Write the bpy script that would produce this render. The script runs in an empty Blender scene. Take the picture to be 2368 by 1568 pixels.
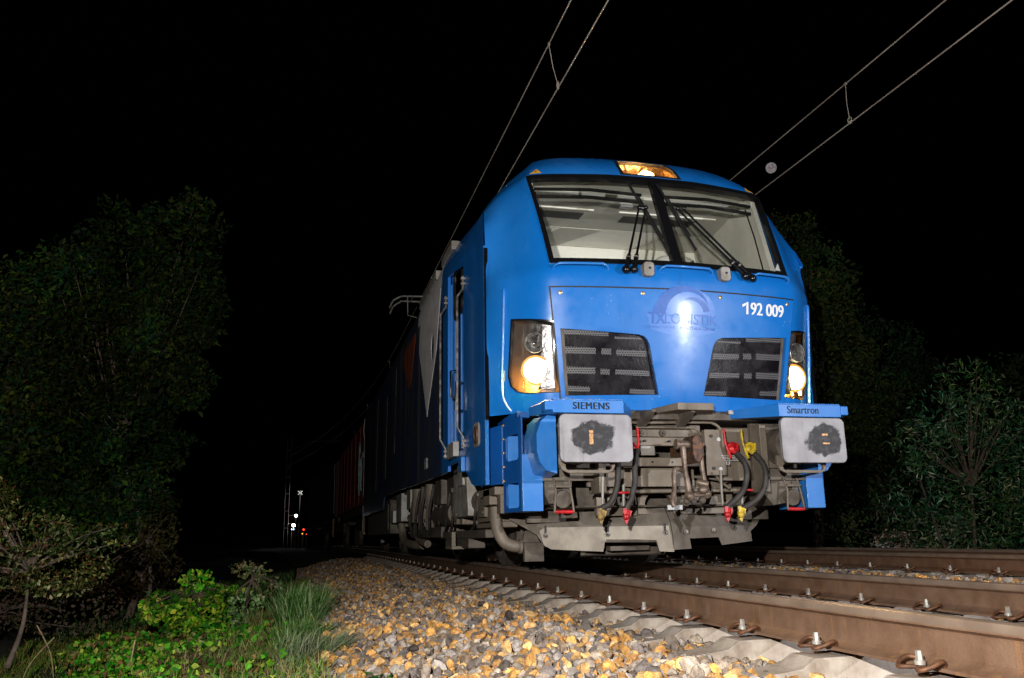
import bpy, bmesh, math, random
import numpy as np
from mathutils import Vector, Matrix
from mathutils.geometry import delaunay_2d_cdt

SC = bpy.context.scene
COL = SC.collection
PI = math.pi

# ------------------------------------------------------------------ camera
cam_d = bpy.data.cameras.new('camera')
cam = bpy.data.objects.new('camera', cam_d)
COL.objects.link(cam)
SC.camera = cam
_yaw, _pitch, _roll = 0.2532, 0.2308, -0.0197
_f = Vector((math.sin(_yaw)*math.cos(_pitch), math.cos(_yaw)*math.cos(_pitch), math.sin(_pitch)))
_r = Vector((math.cos(_yaw), -math.sin(_yaw), 0))
_u = _r.cross(_f)
_R = _r*math.cos(_roll) + _u*math.sin(_roll)
_U = -_r*math.sin(_roll) + _u*math.cos(_roll)
M = Matrix((( _R.x, _U.x, -_f.x, -2.8988), (_R.y, _U.y, -_f.y, -5.7226), (_R.z, _U.z, -_f.z, 0.2907), (0, 0, 0, 1)))
cam.matrix_world = M
cam_d.sensor_width = 36
cam_d.lens = 1962.82/2367*36
cam_d.shift_x = -20.2/2367
cam_d.shift_y = -4.46/2367
cam_d.clip_start = 0.05
cam_d.clip_end = 12000

# ------------------------------------------------------------------ night sky, moonlight, flash
W = bpy.data.worlds.new('World')
SC.world = W
W.use_nodes = True
nt = W.node_tree
bg = nt.nodes['Background']
sky = nt.nodes.new('ShaderNodeTexSky')
sky.sky_type = 'NISHITA'
sky.sun_disc = False
MOON_DIR = Vector((52.17, 82.43, 41.9)).normalized()
sky.sun_elevation = math.radians(-6)
sky.sun_rotation = math.atan2(MOON_DIR.x, MOON_DIR.y)+math.pi   # the sun is below the horizon, opposite the full moon
nt.links.new(sky.outputs[0], bg.inputs[0])
bg.inputs[1].default_value = 0.06

def lamp(name, kind, loc, energy, color, target=None, **k):
    d = bpy.data.lights.new(name, kind)
    d.energy = energy
    d.color = color
    for a, b in k.items():
        setattr(d, a, b)
    o = bpy.data.objects.new(name, d)
    o.location = loc
    if target is not None:
        o.rotation_euler = (Vector(target)-Vector(loc)).to_track_quat('-Z', 'Y').to_euler()
    COL.objects.link(o)
    return o
lamp('moonlight', 'SUN', (0, 0, 50), 0.004, (.8, .87, 1), target=Vector((0, 0, 50))-MOON_DIR*10, angle=0.01)
# the photographer's flash beside the camera and the second flash on the right that leaves its glint on the nose
lamp('camera_flash', 'SPOT', (-3.45, -6.1, 0.95), 2100, (1, .965, .91), target=(-1.1, 1.0, .9), spot_size=math.radians(165), spot_blend=1.0, shadow_soft_size=0.03)
lamp('remote_flash', 'SPOT', (3.35, -6.6, 1.58), 1280, (.95, .95, 1), target=(-.3, 0.5, 1.9), spot_size=math.radians(130), spot_blend=1.0, shadow_soft_size=0.04)

SC.view_settings.view_transform = 'Standard'
SC.view_settings.look = 'None'
SC.view_settings.exposure = 0
SC.view_settings.gamma = 1
SC.cycles.max_bounces = 6
SC.cycles.transparent_max_bounces = 12
SC.cycles.caustics_reflective = False
SC.cycles.caustics_refractive = False
SC.cycles.use_denoising = True
SC.cycles.sample_clamp_indirect = 3

# ------------------------------------------------------------------ helpers
def tag(o, label=None, cat=None, group=None, kind=None):
    if label: o['label'] = label
    if cat: o['category'] = cat
    if group: o['group'] = group
    if kind: o['kind'] = kind
    return o
def empty(name, loc=(0, 0, 0), rz=0):
    o = bpy.data.objects.new(name, None)
    o.location = loc
    o.rotation_euler = (0, 0, rz)
    o.empty_display_size = .2
    COL.objects.link(o)
    return o
def copy_tree(o, parent=None):
    c = o.copy()
    COL.objects.link(c)
    if parent is not None:
        c.parent = parent
        c.matrix_parent_inverse = Matrix.Identity(4)
    for ch in list(o.children):
        copy_tree(ch, c)
    return c

SPLIT = {'headstock_plate', 'body_joint', 'body_rib', 'tread_bracket', 'pale_equipment_box', 'fitting', 'bolt', 'white_plug', 'hose_holder', 'holder_grip', 'rivet', 'door_rib', 'ceiling_vent', 'bracket_plate', 'air_pipe', 'equipment_block', 'ceiling_trim', 'wall_trim', 'ceiling_field', 'side_cable', 'slot'}
EXTRA = {}
class MB:
    def __init__(s):
        s.v, s.f, s.ch = [], [], []
    def add(s, vs, fs):
        b = len(s.v)
        s.ch.append((b, len(s.f)))
        s.v += [tuple(p) for p in vs]
        s.f += [tuple(b+i for i in f) for f in fs]
        return s
    def bx(s, x0, x1, y0, y1, z0, z1, m=None):
        vs = [(x, y, z) for z in (z0, z1) for y in (y0, y1) for x in (x0, x1)]
        if m is not None: vs = [m @ Vector(p) for p in vs]
        return s.add(vs, [(0, 2, 3, 1), (4, 5, 7, 6), (0, 1, 5, 4), (2, 6, 7, 3), (0, 4, 6, 2), (1, 3, 7, 5)])
    def hexa(s, a, b):
        """8 corners: 4 of one end, 4 of the other"""
        return s.add(list(a)+list(b), [(3, 2, 1, 0), (4, 5, 6, 7), (0, 1, 5, 4), (1, 2, 6, 5), (2, 3, 7, 6), (3, 0, 4, 7)])
    def prism(s, poly, axis, a, b, fn=None):
        n = len(poly)
        def P(p, t):
            return {'y': (p[0], t, p[1]), 'x': (t, p[0], p[1]), 'z': (p[0], p[1], t)}[axis]
        vs = [P(p, a) for p in poly]+[P(p, b) for p in poly]
        if fn: vs = [fn(*p) for p in vs]
        ar = sum(poly[i][0]*poly[(i+1) % n][1]-poly[(i+1) % n][0]*poly[i][1] for i in range(n))
        r = list(range(n))
        fs = [tuple(r), tuple(n+i for i in reversed(r))] + [(i, n+i, n+(i+1) % n, (i+1) % n) for i in r]
        flip = (ar < 0) ^ (axis == 'y' and False) ^ (b < a)
        if axis in ('x', 'z'): flip = not flip
        if flip: fs = [tuple(reversed(f)) for f in fs]
        return s.add(vs, fs)
    def tube(s, path, r, n=8, cap=True, closed=False):
        P = [Vector(p) for p in path]
        m = len(P)
        rs = r if isinstance(r, (list, tuple)) else [r]*m
        T = []
        for i in range(m):
            if closed: t = P[(i+1) % m]-P[i-1]
            else: t = P[min(i+1, m-1)]-P[max(i-1, 0)]
            T.append(t.normalized())
        up = Vector((0, 0, 1)) if abs(T[0].z) < .9 else Vector((1, 0, 0))
        nrm = T[0].cross(up).normalized()
        vs = []
        for i in range(m):
            nrm = (nrm-T[i]*nrm.dot(T[i])).normalized()
            bi = T[i].cross(nrm)
            for k in range(n):
                a = 2*PI*k/n
                vs.append(P[i]+(nrm*math.cos(a)+bi*math.sin(a))*rs[i])
        fs = []
        for i in range(m if closed else m-1):
            j = (i+1) % m
            for k in range(n):
                k2 = (k+1) % n
                fs.append((i*n+k, i*n+k2, j*n+k2, j*n+k))
        if cap and not closed:
            fs.append(tuple(reversed(range(n))))
            fs.append(tuple((m-1)*n+k for k in range(n)))
        return s.add(vs, fs)
    def cyl(s, p0, p1, r0, r1=None, n=16, cap=True):
        return s.tube([p0, p1], [r0, r0 if r1 is None else r1], n, cap)
    def lathe(s, o, axis, prof, n=24):
        """prof: (distance along the axis, radius)"""
        o = Vector(o)
        d = Vector(axis).normalized()
        return s.tube([o+d*(t+1e-5*i) for i, (t, r) in enumerate(prof)], [max(r, 1e-4) for t, r in prof], n) if False else s._lathe(o, d, prof, n)
    def _lathe(s, o, d, prof, n):
        up = Vector((0, 0, 1)) if abs(d.z) < .9 else Vector((1, 0, 0))
        a = d.cross(up).normalized()
        b = d.cross(a)
        vs = []
        for t, r in prof:
            for k in range(n):
                an = 2*PI*k/n
                vs.append(o+d*t+(a*math.cos(an)+b*math.sin(an))*max(r, 1e-4))
        m = len(prof)
        fs = [(i*n+k, i*n+(k+1) % n, (i+1)*n+(k+1) % n, (i+1)*n+k) for i in range(m-1) for k in range(n)]
        fs.append(tuple(reversed(range(n))))
        fs.append(tuple((m-1)*n+k for k in range(n)))
        return s.add(vs, fs)
    def sphere(s, c, r, n=12, m=8, sc=(1, 1, 1)):
        vs = []
        for i in range(m+1):
            t = PI*i/m
            for k in range(n):
                a = 2*PI*k/n
                vs.append((c[0]+r*sc[0]*math.sin(t)*math.cos(a), c[1]+r*sc[1]*math.sin(t)*math.sin(a), c[2]+r*sc[2]*math.cos(t)))
        fs = [(i*n+k, (i+1)*n+k, (i+1)*n+(k+1) % n, i*n+(k+1) % n) for i in range(m) for k in range(n)]
        return s.add(vs, fs)
    def build(s, name, m, parent=None, smooth=None, bevel=0, seg=2, recalc=True, loc=None):
        if name in SPLIT and len(s.ch) > 1:
            outs = []
            ends = s.ch[1:]+[(len(s.v), len(s.f))]
            for (v0, f0), (v1, f1) in zip(s.ch, ends):
                q = MB(); q.add(s.v[v0:v1], [tuple(i-v0 for i in f) for f in s.f[f0:f1]])
                outs.append(q.build(name, m, parent, smooth, bevel, seg, recalc, loc))
            EXTRA[outs[0].name] = outs[1:]
            return outs[0]
        me = bpy.data.meshes.new(name)
        me.from_pydata([tuple(p) for p in s.v], [], s.f)
        if recalc or True:
            bm = bmesh.new(); bm.from_mesh(me)
            if recalc:
                bmesh.ops.remove_doubles(bm, verts=bm.verts, dist=1e-5)
                bmesh.ops.recalc_face_normals(bm, faces=bm.faces)
            bm.to_mesh(me); bm.free()
        me.materials.append(m)
        if smooth is not None:
            me.shade_smooth()
            me.set_sharp_from_angle(angle=math.radians(smooth))
        o = bpy.data.objects.new(name, me)
        COL.objects.link(o)
        if parent is not None: o.parent = parent
        if loc is not None: o.location = loc
        if bevel:
            b = o.modifiers.new('bevel', 'BEVEL')
            b.width = bevel; b.segments = seg; b.limit_method = 'ANGLE'; b.angle_limit = math.radians(40)
            me.shade_smooth()
            me.set_sharp_from_angle(angle=math.radians(smooth or 35))
            b.harden_normals = True
        return o

def rrect(x0, x1, z0, z1, r, n=6):
    out = []
    for cx, cz, a0 in ((x1-r, z1-r, 0), (x0+r, z1-r, PI/2), (x0+r, z0+r, PI), (x1-r, z0+r, 1.5*PI)):
        for i in range(n+1):
            a = a0+PI/2*i/n
            out.append((cx+r*math.cos(a), cz+r*math.sin(a)))
    return out
def spline(pts, n=8):
    P = [Vector(p) for p in pts]
    out = []
    for i in range(len(P)-1):
        p0, p1, p2, p3 = P[max(i-1, 0)], P[i], P[i+1], P[min(i+2, len(P)-1)]
        for k in range(n):
            t = k/n
            out.append(.5*((2*p1)+(-p0+p2)*t+(2*p0-5*p1+4*p2-p3)*t*t+(-p0+3*p1-3*p2+p3)*t**3))
    out.append(P[-1])
    return out
def in_poly(x, y, poly):
    c = False
    j = len(poly)-1
    for i in range(len(poly)):
        xi, yi = poly[i]; xj, yj = poly[j]
        if (yi > y) != (yj > y) and x < (xj-xi)*(y-yi)/(yj-yi)+xi: c = not c
        j = i
    return c
def densify(poly, step):
    out = []
    n = len(poly)
    for i in range(n):
        a, b = Vector(poly[i]), Vector(poly[(i+1) % n])
        k = max(1, int(math.ceil((b-a).length/step)))
        out += [tuple(a.lerp(b, t/k)) for t in range(k)]
    return out
def cdt(outer, holes=(), step=.05):
    loops = [densify(outer, step)]+[densify(h, step) for h in holes]
    vs, es = [], []
    for L in loops:
        b = len(vs)
        vs += [Vector(p) for p in L]
        es += [(b+i, b+(i+1) % len(L)) for i in range(len(L))]
    xs = [p[0] for p in loops[0]]; ys = [p[1] for p in loops[0]]
    bnd = np.array([p for L in loops for p in L])
    gx = np.arange(min(xs)+step*.5, max(xs), step)
    gy = np.arange(min(ys)+step*.5, max(ys), step)
    for x in gx:
        for y in gy:
            if np.min((bnd[:, 0]-x)**2+(bnd[:, 1]-y)**2) < (step*.4)**2: continue
            if in_poly(x, y, loops[0]) and not any(in_poly(x, y, h) for h in loops[1:]):
                vs.append(Vector((x, y)))
    V, _, F, *_r2 = delaunay_2d_cdt(vs, es, [], 0, 1e-6)
    keep = []
    for f in F:
        c = sum((V[i] for i in f), Vector((0, 0)))/len(f)
        if in_poly(c.x, c.y, loops[0]) and not any(in_poly(c.x, c.y, h) for h in loops[1:]): keep.append(tuple(f))
    # boundary loops of the kept triangles
    cnt = {}
    for f in keep:
        for i in range(3):
            a, b = f[i], f[(i+1) % 3]
            cnt[(a, b)] = cnt.get((a, b), 0)+1
    rim = [(a, b) for (a, b) in cnt if (b, a) not in cnt]
    return [tuple(v) for v in V], keep, rim
def text2d(s, size, off=0.0, spacing=1.0, align='CENTER'):
    cu = bpy.data.curves.new('t', 'FONT')
    cu.body = s; cu.size = size; cu.align_x = align; cu.align_y = 'CENTER'
    cu.offset = off; cu.space_character = spacing; cu.resolution_u = 4
    o = bpy.data.objects.new('t', cu)
    COL.objects.link(o)
    dg = bpy.context.evaluated_depsgraph_get()
    me = o.evaluated_get(dg).to_mesh()
    vs = [(v.co.x, v.co.y) for v in me.vertices]
    fs = [tuple(p.vertices) for p in me.polygons]
    o.evaluated_get(dg).to_mesh_clear()
    bpy.data.objects.remove(o); bpy.data.curves.remove(cu)
    return vs, fs
def np_mesh(name, V, F, m, parent=None, col=None, smooth=False):
    """V (n,3); F (k,3) or (k,4) array"""
    me = bpy.data.meshes.new(name)
    V = np.ascontiguousarray(V, dtype=np.float32); F = np.ascontiguousarray(F, dtype=np.int32)
    me.vertices.add(len(V)); me.vertices.foreach_set('co', V.ravel())
    k = F.shape[1]
    me.loops.add(F.size); me.loops.foreach_set('vertex_index', F.ravel())
    me.polygons.add(len(F))
    me.polygons.foreach_set('loop_start', np.arange(0, F.size, k, dtype=np.int32))
    me.polygons.foreach_set('loop_total', np.full(len(F), k, dtype=np.int32))
    if col is not None:
        a = me.color_attributes.new('tint', 'FLOAT_COLOR', 'POINT')
        c = np.ones((len(V), 4), dtype=np.float32); c[:, :3] = col
        a.data.foreach_set('color', c.ravel())
    me.update(calc_edges=True)
    me.validate()
    if smooth: me.shade_smooth()
    else: me.shade_flat()
    me.materials.append(m)
    o = bpy.data.objects.new(name, me)
    COL.objects.link(o)
    if parent is not None: o.parent = parent
    return o

# ------------------------------------------------------------------ materials
def mat(name, col, rough=.5, metal=0., col2=None, ns=3., lo=.4, hi=.6, detail=6., bump=0., bs=40., coat=0., spec=.5, specks=None, speck_scale=60., speck_th=.1, streak=None, attr=False, rvar=0., two=False, trans=0.):
    m = bpy.data.materials.new(name)
    m.use_nodes = True
    t = m.node_tree; N = t.nodes; L = t.links
    b = N['Principled BSDF']
    b.inputs['Roughness'].default_value = rough
    b.inputs['Metallic'].default_value = metal
    b.inputs['Coat Weight'].default_value = coat
    b.inputs['Coat Roughness'].default_value = .12
    b.inputs['Specular IOR Level'].default_value = spec
    tc = N.new('ShaderNodeTexCoord')
    def noise(scale, det=6., vec=None, r=.55):
        n = N.new('ShaderNodeTexNoise')
        n.inputs['Scale'].default_value = scale; n.inputs['Detail'].default_value = det; n.inputs['Roughness'].default_value = r
        L.new(vec or tc.outputs['Object'], n.inputs['Vector'])
        return n.outputs['Fac']
    def ramp(src, a, c):
        r = N.new('ShaderNodeMapRange')
        r.inputs['From Min'].default_value = a; r.inputs['From Max'].default_value = c
        L.new(src, r.inputs['Value'])
        return r.outputs[0]
    def mix(fac, a, c, mode='MIX'):
        x = N.new('ShaderNodeMix'); x.data_type = 'RGBA'; x.blend_type = mode
        if isinstance(fac, float): x.inputs[0].default_value = fac
        else: L.new(fac, x.inputs[0])
        for s_, q in ((6, a), (7, c)):
            if isinstance(q, tuple): x.inputs[s_].default_value = (*q, 1) if len(q) == 3 else q
            else: L.new(q, x.inputs[s_])
        return x.outputs[2]
    cur = tuple(col)
    if attr:
        a = N.new('ShaderNodeAttribute'); a.attribute_name = 'tint'
        cur = a.outputs['Color']
        if col2 is not None:
            cur = mix(ramp(noise(ns, detail), lo, hi), cur, mix(1.0, cur, tuple(col2), 'MULTIPLY'))
    elif col2 is not None:
        cur = mix(ramp(noise(ns, detail), lo, hi), cur, tuple(col2))
    if streak is not None:   # vertical runs of dirt: (colour, scale, low, high)
        mp = N.new('ShaderNodeMapping'); mp.inputs['Scale'].default_value = streak[4] if len(streak) > 4 else (1, 1, .12)
        L.new(tc.outputs['Object'], mp.inputs['Vector'])
        cur = mix(ramp(noise(streak[1], 5., mp.outputs[0]), streak[2], streak[3]), cur, tuple(streak[0]))
    if specks is not None:
        v = N.new('ShaderNodeTexVoronoi'); v.inputs['Scale'].default_value = speck_scale
        v.inputs['Randomness'].default_value = 1
        L.new(tc.outputs['Object'], v.inputs['Vector'])
        d = N.new('ShaderNodeMath'); d.operation = 'ADD'
        L.new(v.outputs['Distance'], d.inputs[0])
        rr = ramp(noise(3.1, 2.), .35, .7)
        mm = N.new('ShaderNodeMath'); mm.operation = 'MULTIPLY'; mm.inputs[1].default_value = .25
        inv = N.new('ShaderNodeMath'); inv.operation = 'SUBTRACT'; inv.inputs[0].default_value = 1.
        L.new(rr, inv.inputs[1]); L.new(inv.outputs[0], mm.inputs[0]); L.new(mm.outputs[0], d.inputs[1])
        cur = mix(ramp(d.outputs[0], speck_th, speck_th*.7), cur, tuple(specks))
    if isinstance(cur, tuple): b.inputs['Base Color'].default_value = (*cur, 1)
    else: L.new(cur, b.inputs['Base Color'])
    if rvar:
        r = N.new('ShaderNodeMapRange')
        r.inputs['To Min'].default_value = max(0, rough-rvar); r.inputs['To Max'].default_value = min(1, rough+rvar)
        r.inputs['From Min'].default_value = .3; r.inputs['From Max'].default_value = .7
        L.new(noise(6., 5.), r.inputs['Value']); L.new(r.outputs[0], b.inputs['Roughness'])
    if bump:
        bp = N.new('ShaderNodeBump'); bp.inputs['Strength'].default_value = bump; bp.inputs['Distance'].default_value = .01
        L.new(noise(bs, 8.), bp.inputs['Height']); L.new(bp.outputs[0], b.inputs['Normal'])
    if trans:
        tl = N.new('ShaderNodeBsdfTranslucent')
        if isinstance(cur, tuple): tl.inputs[0].default_value = (*cur, 1)
        else: L.new(cur, tl.inputs[0])
        ms = N.new('ShaderNodeMixShader'); ms.inputs[0].default_value = trans
        L.new(b.outputs[0], ms.inputs[1]); L.new(tl.outputs[0], ms.inputs[2]); L.new(ms.outputs[0], N['Material Output'].inputs[0])
    return m
def emat(name, col, strength):
    m = bpy.data.materials.new(name); m.use_nodes = True
    b = m.node_tree.nodes['Principled BSDF']
    b.inputs['Base Color'].default_value = (.02, .02, .02, 1)
    b.inputs['Emission Color'].default_value = (*col, 1); b.inputs['Emission Strength'].default_value = strength
    return m
def glass(name, tint=(1, 1, 1), fac=.08, rough=.02, dirt=None):
    m = bpy.data.materials.new(name); m.use_nodes = True
    t = m.node_tree; N = t.nodes; L = t.links
    N.remove(N['Principled BSDF'])
    tr = N.new('ShaderNodeBsdfTransparent'); tr.inputs[0].default_value = (*tint, 1)
    gl = N.new('ShaderNodeBsdfGlossy'); gl.inputs['Roughness'].default_value = rough
    fr = N.new('ShaderNodeLayerWeight'); fr.inputs['Blend'].default_value = fac
    mx = N.new('ShaderNodeMixShader')
    L.new(fr.outputs['Fresnel'], mx.inputs[0]); L.new(tr.outputs[0], mx.inputs[1]); L.new(gl.outputs[0], mx.inputs[2])
    out = mx.outputs[0]
    if dirt:
        tc = N.new('ShaderNodeTexCoord')
        n = N.new('ShaderNodeTexNoise'); n.inputs['Scale'].default_value = dirt[1]; n.inputs['Detail'].default_value = 8
        L.new(tc.outputs['Object'], n.inputs['Vector'])
        r = N.new('ShaderNodeMapRange'); r.inputs['From Min'].default_value = dirt[2]; r.inputs['From Max'].default_value = dirt[3]; r.inputs['To Max'].default_value = dirt[4]
        L.new(n.outputs['Fac'], r.inputs['Value'])
        df = N.new('ShaderNodeBsdfDiffuse'); df.inputs[0].default_value = (*dirt[0], 1)
        m2 = N.new('ShaderNodeMixShader')
        L.new(r.outputs[0], m2.inputs[0]); L.new(out, m2.inputs[1]); L.new(df.outputs[0], m2.inputs[2])
        out = m2.outputs[0]
    L.new(out, N['Material Output'].inputs[0])
    return m

BLUE = mat('blue_paint', (.004, .150, .54), .33, coat=.26, col2=(.018, .19, .60), ns=1.6, lo=.42, hi=.75, detail=9., specks=(.42, .52, .70), speck_scale=26, speck_th=.13, rvar=.10, streak=((.010, .125, .45), 16, .60, .85))
BLUE_C = mat('blue_paint_clean', (.018, .18, .58), .38, coat=.3, col2=(.045, .22, .60), ns=5, lo=.5, hi=.8, rvar=.08, streak=((.03, .15, .42), 14, .6, .8))
BLUE_F = mat('blue_fairing_shaded', (.004, .085, .34), .42, coat=.25, col2=(.003, .065, .26), ns=3, rvar=.1)  # darker copy of the side blue; the weaker side light is in the colour
BLUE_S = mat('blue_side_paint', (.006, .17, .60), .4, coat=.3, col2=(.005, .11, .42), ns=1.6, lo=.35, hi=.75, rvar=.1, streak=((.02, .06, .2), 9, .6, .85))
NAVY = mat('navy_side_paint', (.035, .055, .125), .34, coat=.3, col2=(.07, .075, .10), ns=1.3, streak=((.20, .16, .15), 3.2, .56, .72, (1, 1, .06)))
GREYP = mat('grey_livery_paint', (.85, .81, .82), .45, col2=(.70, .66, .67), ns=4)
ORANGEP = mat('orange_livery_paint', (.28, .05, .012), .55, col2=(.18, .04, .012), ns=4)
GHOST = mat('ghost_blue', (.005, .09, .42), .38, coat=.35, col2=(.008, .13, .52), ns=18, lo=.4, hi=.7)
GHOST2 = mat('ghost_pale_blue', (.06, .20, .62), .33, coat=.5, col2=(.02, .17, .60), ns=14, lo=.35, hi=.65)
DULLB = mat('dark_gap', (.003, .003, .004), .9, spec=.05)
BLACK = mat('black_rubber', (.008, .008, .009), .55)
BLACKG = mat('black_gloss', (.006, .006, .007), .25)
WHITE = mat('white_print', (.8, .8, .8), .5)
GREY = mat('dusty_grey_metal', (.22, .18, .14), .6, metal=.1, col2=(.13, .105, .08), ns=5, lo=.35, hi=.68, bump=.25, bs=60, rvar=.15, streak=((.06, .045, .035), 8, .6, .8))
GREYD = mat('dark_dirty_metal', (.13, .108, .085), .7, col2=(.06, .047, .037), ns=6, bump=.3, bs=60)
GREYL = mat('light_grey_metal', (.36, .35, .33), .5, metal=.1, col2=(.22, .20, .17), ns=6, bump=.1, bs=60)
PLOWM = mat('snowplough_metal', (.20, .172, .145), .6, col2=(.13, .11, .088), ns=4, bump=.2, bs=80, specks=(.28, .25, .22), speck_scale=26, speck_th=.06, streak=((.07, .055, .045), 7, .58, .8))
PLOWL = mat('snowplough_plate_metal', (.33, .285, .225), .5, col2=(.21, .17, .13), ns=5, bump=.2, bs=90, specks=(.42, .38, .33), speck_scale=30, speck_th=.07)
RUST = mat('rusty_steel', (.16, .075, .04), .6, metal=.3, col2=(.05, .035, .03), ns=22, lo=.4, hi=.6, bump=.3, bs=80)
STEEL = mat('worn_steel', (.30, .28, .26), .5, metal=.45, col2=(.1, .08, .07), ns=20, bump=.1)
CHROME = mat('chrome', (.75, .75, .75), .12, metal=1)
LAMPC = mat('lamp_reflector', (.62, .60, .58), .3, metal=.5, col2=(.3, .29, .28), ns=30, lo=.4, hi=.6, bump=.3, bs=60)
DULL = mat('dull_black', (.004, .004, .004), .85, spec=.15)
BRASS = mat('brass', (.6, .42, .2), .35, metal=.8)
RED = mat('red_paint', (.62, .015, .02), .4, col2=(.35, .01, .012), ns=30)
YEL = mat('yellow_paint', (.72, .52, .02), .4, col2=(.4, .27, .03), ns=25)
HOSE = mat('rubber_hose', (.022, .020, .019), .65, col2=(.05, .043, .038), ns=12)
PADM = mat('buffer_face', (.34, .33, .35), .5, metal=.1, col2=(.23, .22, .235), ns=7, lo=.35, hi=.7, bump=.15, bs=120, specks=(.06, .055, .05), speck_scale=45, speck_th=.16, streak=((.17, .16, .165), 14, .55, .78))
GREASE = mat('black_grease', (.035, .032, .034), .42, col2=(.12, .11, .12), ns=26, lo=.52, hi=.75, bump=.6, bs=70)
COPPER = mat('bare_metal_rub', (.55, .30, .12), .4, metal=.6, col2=(.2, .1, .06), ns=60)
CREAM = mat('cab_cream', (.70, .685, .61), .6, col2=(.56, .55, .49), ns=2)
CABG = mat('cab_grey_panel', (.48, .47, .42), .6)
CABL = mat('cab_light_panel', (.84, .82, .75), .6)
CABD = mat('cab_dark_vent', (.05, .05, .048), .7)
STICK = mat('sticker_white', (.5, .5, .49), .5)
STICKY = mat('sticker_orange', (.85, .42, .02), .5)
GLASS_W = glass('windscreen_glass', (.97, .98, .96), .07, .03, dirt=((.35, .33, .28), 5, .5, .85, .10))
GLASS_H = glass('lamp_cover_glass', (.95, .95, .95), .12, .05, dirt=((.4, .38, .36), 14, .5, .8, .16))
GLASS_D = glass('side_window_glass', (.12, .12, .12), .2, .04)
GRIL = mat('grille_dark_metal', (.006, .005, .007), .24, metal=0, spec=.35, col2=(.026, .023, .028), ns=7, lo=.45, hi=.72, bump=.15, bs=50, specks=(.30, .29, .31), speck_scale=20, speck_th=.075, rvar=.08)
def perf():
    m = mat('perforated_strip', (.17, .16, .165), .45, metal=.2)
    t = m.node_tree; N = t.nodes; L = t.links
    b = N['Principled BSDF']
    tc = N.new('ShaderNodeTexCoord')
    s = N.new('ShaderNodeSeparateXYZ'); L.new(tc.outputs['Object'], s.inputs[0])
    def mth(op, a, c=None):
        n = N.new('ShaderNodeMath'); n.operation = op
        for i, q in enumerate((a, c)):
            if q is None: continue
            if isinstance(q, (int, float)): n.inputs[i].default_value = q
            else: L.new(q, n.inputs[i])
        return n.outputs[0]
    px, pz = .020, .017
    row = mth('FLOOR', mth('DIVIDE', s.outputs[2], pz))
    sh = mth('MULTIPLY', mth('MODULO', mth('ABSOLUTE', row), 2.), .5)
    fx = mth('SUBTRACT', mth('FRACT', mth('ADD', mth('DIVIDE', s.outputs[0], px), sh)), .5)
    fz = mth('SUBTRACT', mth('FRACT', mth('DIVIDE', s.outputs[2], pz)), .5)
    d = mth('ADD', mth('MULTIPLY', fx, fx), mth('MULTIPLY', fz, fz))
    h = mth('LESS_THAN', d, .14)
    mx = N.new('ShaderNodeMix'); mx.data_type = 'RGBA'
    L.new(h, mx.inputs[0]); mx.inputs[6].default_value = (.12, .115, .12, 1); mx.inputs[7].default_value = (.002, .002, .002, 1)
    L.new(mx.outputs[2], b.inputs['Base Color'])
    return m
PERF = perf()
# ================================================================== LOCOMOTIVE
loco = tag(empty('locomotive', (0, 4, 0)), 'blue electric locomotive with lit headlights, front number 192 009 and grey snowplough', 'locomotive')
LOC = loco.location
def lp(mb, name, m, parent=None, **k):
    """link a mesh as a part (or sub-part) of the locomotive; its data stays in world coordinates"""
    o = mb.build(name, m, parent if parent is not None else loco, **k)
    if parent is None:
        for q in [o]+EXTRA.get(o.name, []): q.location = -LOC
    return o
def np_part(name, V, F, m, parent=None):
    mb = MB(); mb.add(V, F)
    return lp(mb, name, m, parent, smooth=30, recalc=False)

# ---- nose surface: control table over (u across, v up), mirrored in x
UC = [0, .35, .7, 1.06, 1.2, 1.32, 1.42, 1.485]
rowsv, table = [], []
for v, yc in ((1.24, .475), (1.38, .44), (1.6, .40), (1.8, .365), (2.0, .33), (2.15, .305), (2.3, .295), (2.42, .345)):
    rowsv.append(v)
    table.append([(u, yy, v) for u, yy in zip(UC, (yc-.012, yc+.008, yc+.042, yc+.105, yc+.20, yc+.325, yc+.43, max(.85, yc+.48)))])
rowsv += [2.9, 3.33, 3.45, 3.58, 3.69, 3.77]
table += [
 [(0, .54, 2.9), (.35, .55, 2.9), (.7, .585, 2.9), (1.07, .66, 2.9), (1.19, .74, 2.88), (1.30, .84, 2.86), (1.40, .90, 2.84), (1.475, .93, 2.8)],
 [(0, .73, 3.33), (.35, .74, 3.33), (.7, .78, 3.325), (1.09, .875, 3.32), (1.17, .95, 3.28), (1.26, 1.02, 3.23), (1.35, 1.08, 3.16), (1.44, 1.12, 3.05)],
 [(0, .82, 3.45), (.35, .83, 3.45), (.7, .86, 3.44), (1.05, .95, 3.42), (1.12, 1.03, 3.38), (1.20, 1.11, 3.34), (1.29, 1.2, 3.28), (1.38, 1.27, 3.18)],
 [(0, .97, 3.59), (.35, .98, 3.585), (.7, 1.01, 3.57), (1.0, 1.08, 3.535), (1.07, 1.15, 3.50), (1.14, 1.24, 3.46), (1.22, 1.34, 3.40), (1.3, 1.42, 3.31)],
 [(0, 1.2, 3.715), (.35, 1.2, 3.71), (.7, 1.21, 3.69), (.95, 1.25, 3.64), (1.0, 1.32, 3.60), (1.06, 1.4, 3.56), (1.13, 1.5, 3.51), (1.2, 1.6, 3.44)],
 [(0, 1.6, 3.79), (.35, 1.6, 3.785), (.7, 1.6, 3.765), (.88, 1.6, 3.72), (.95, 1.65, 3.68), (1.0, 1.7, 3.65), (1.05, 1.75, 3.61), (1.10, 1.8, 3.57)]]
UF = np.array([-u for u in UC[:0:-1]]+UC)
TB = np.zeros((len(rowsv), len(UF), 3))
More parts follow.
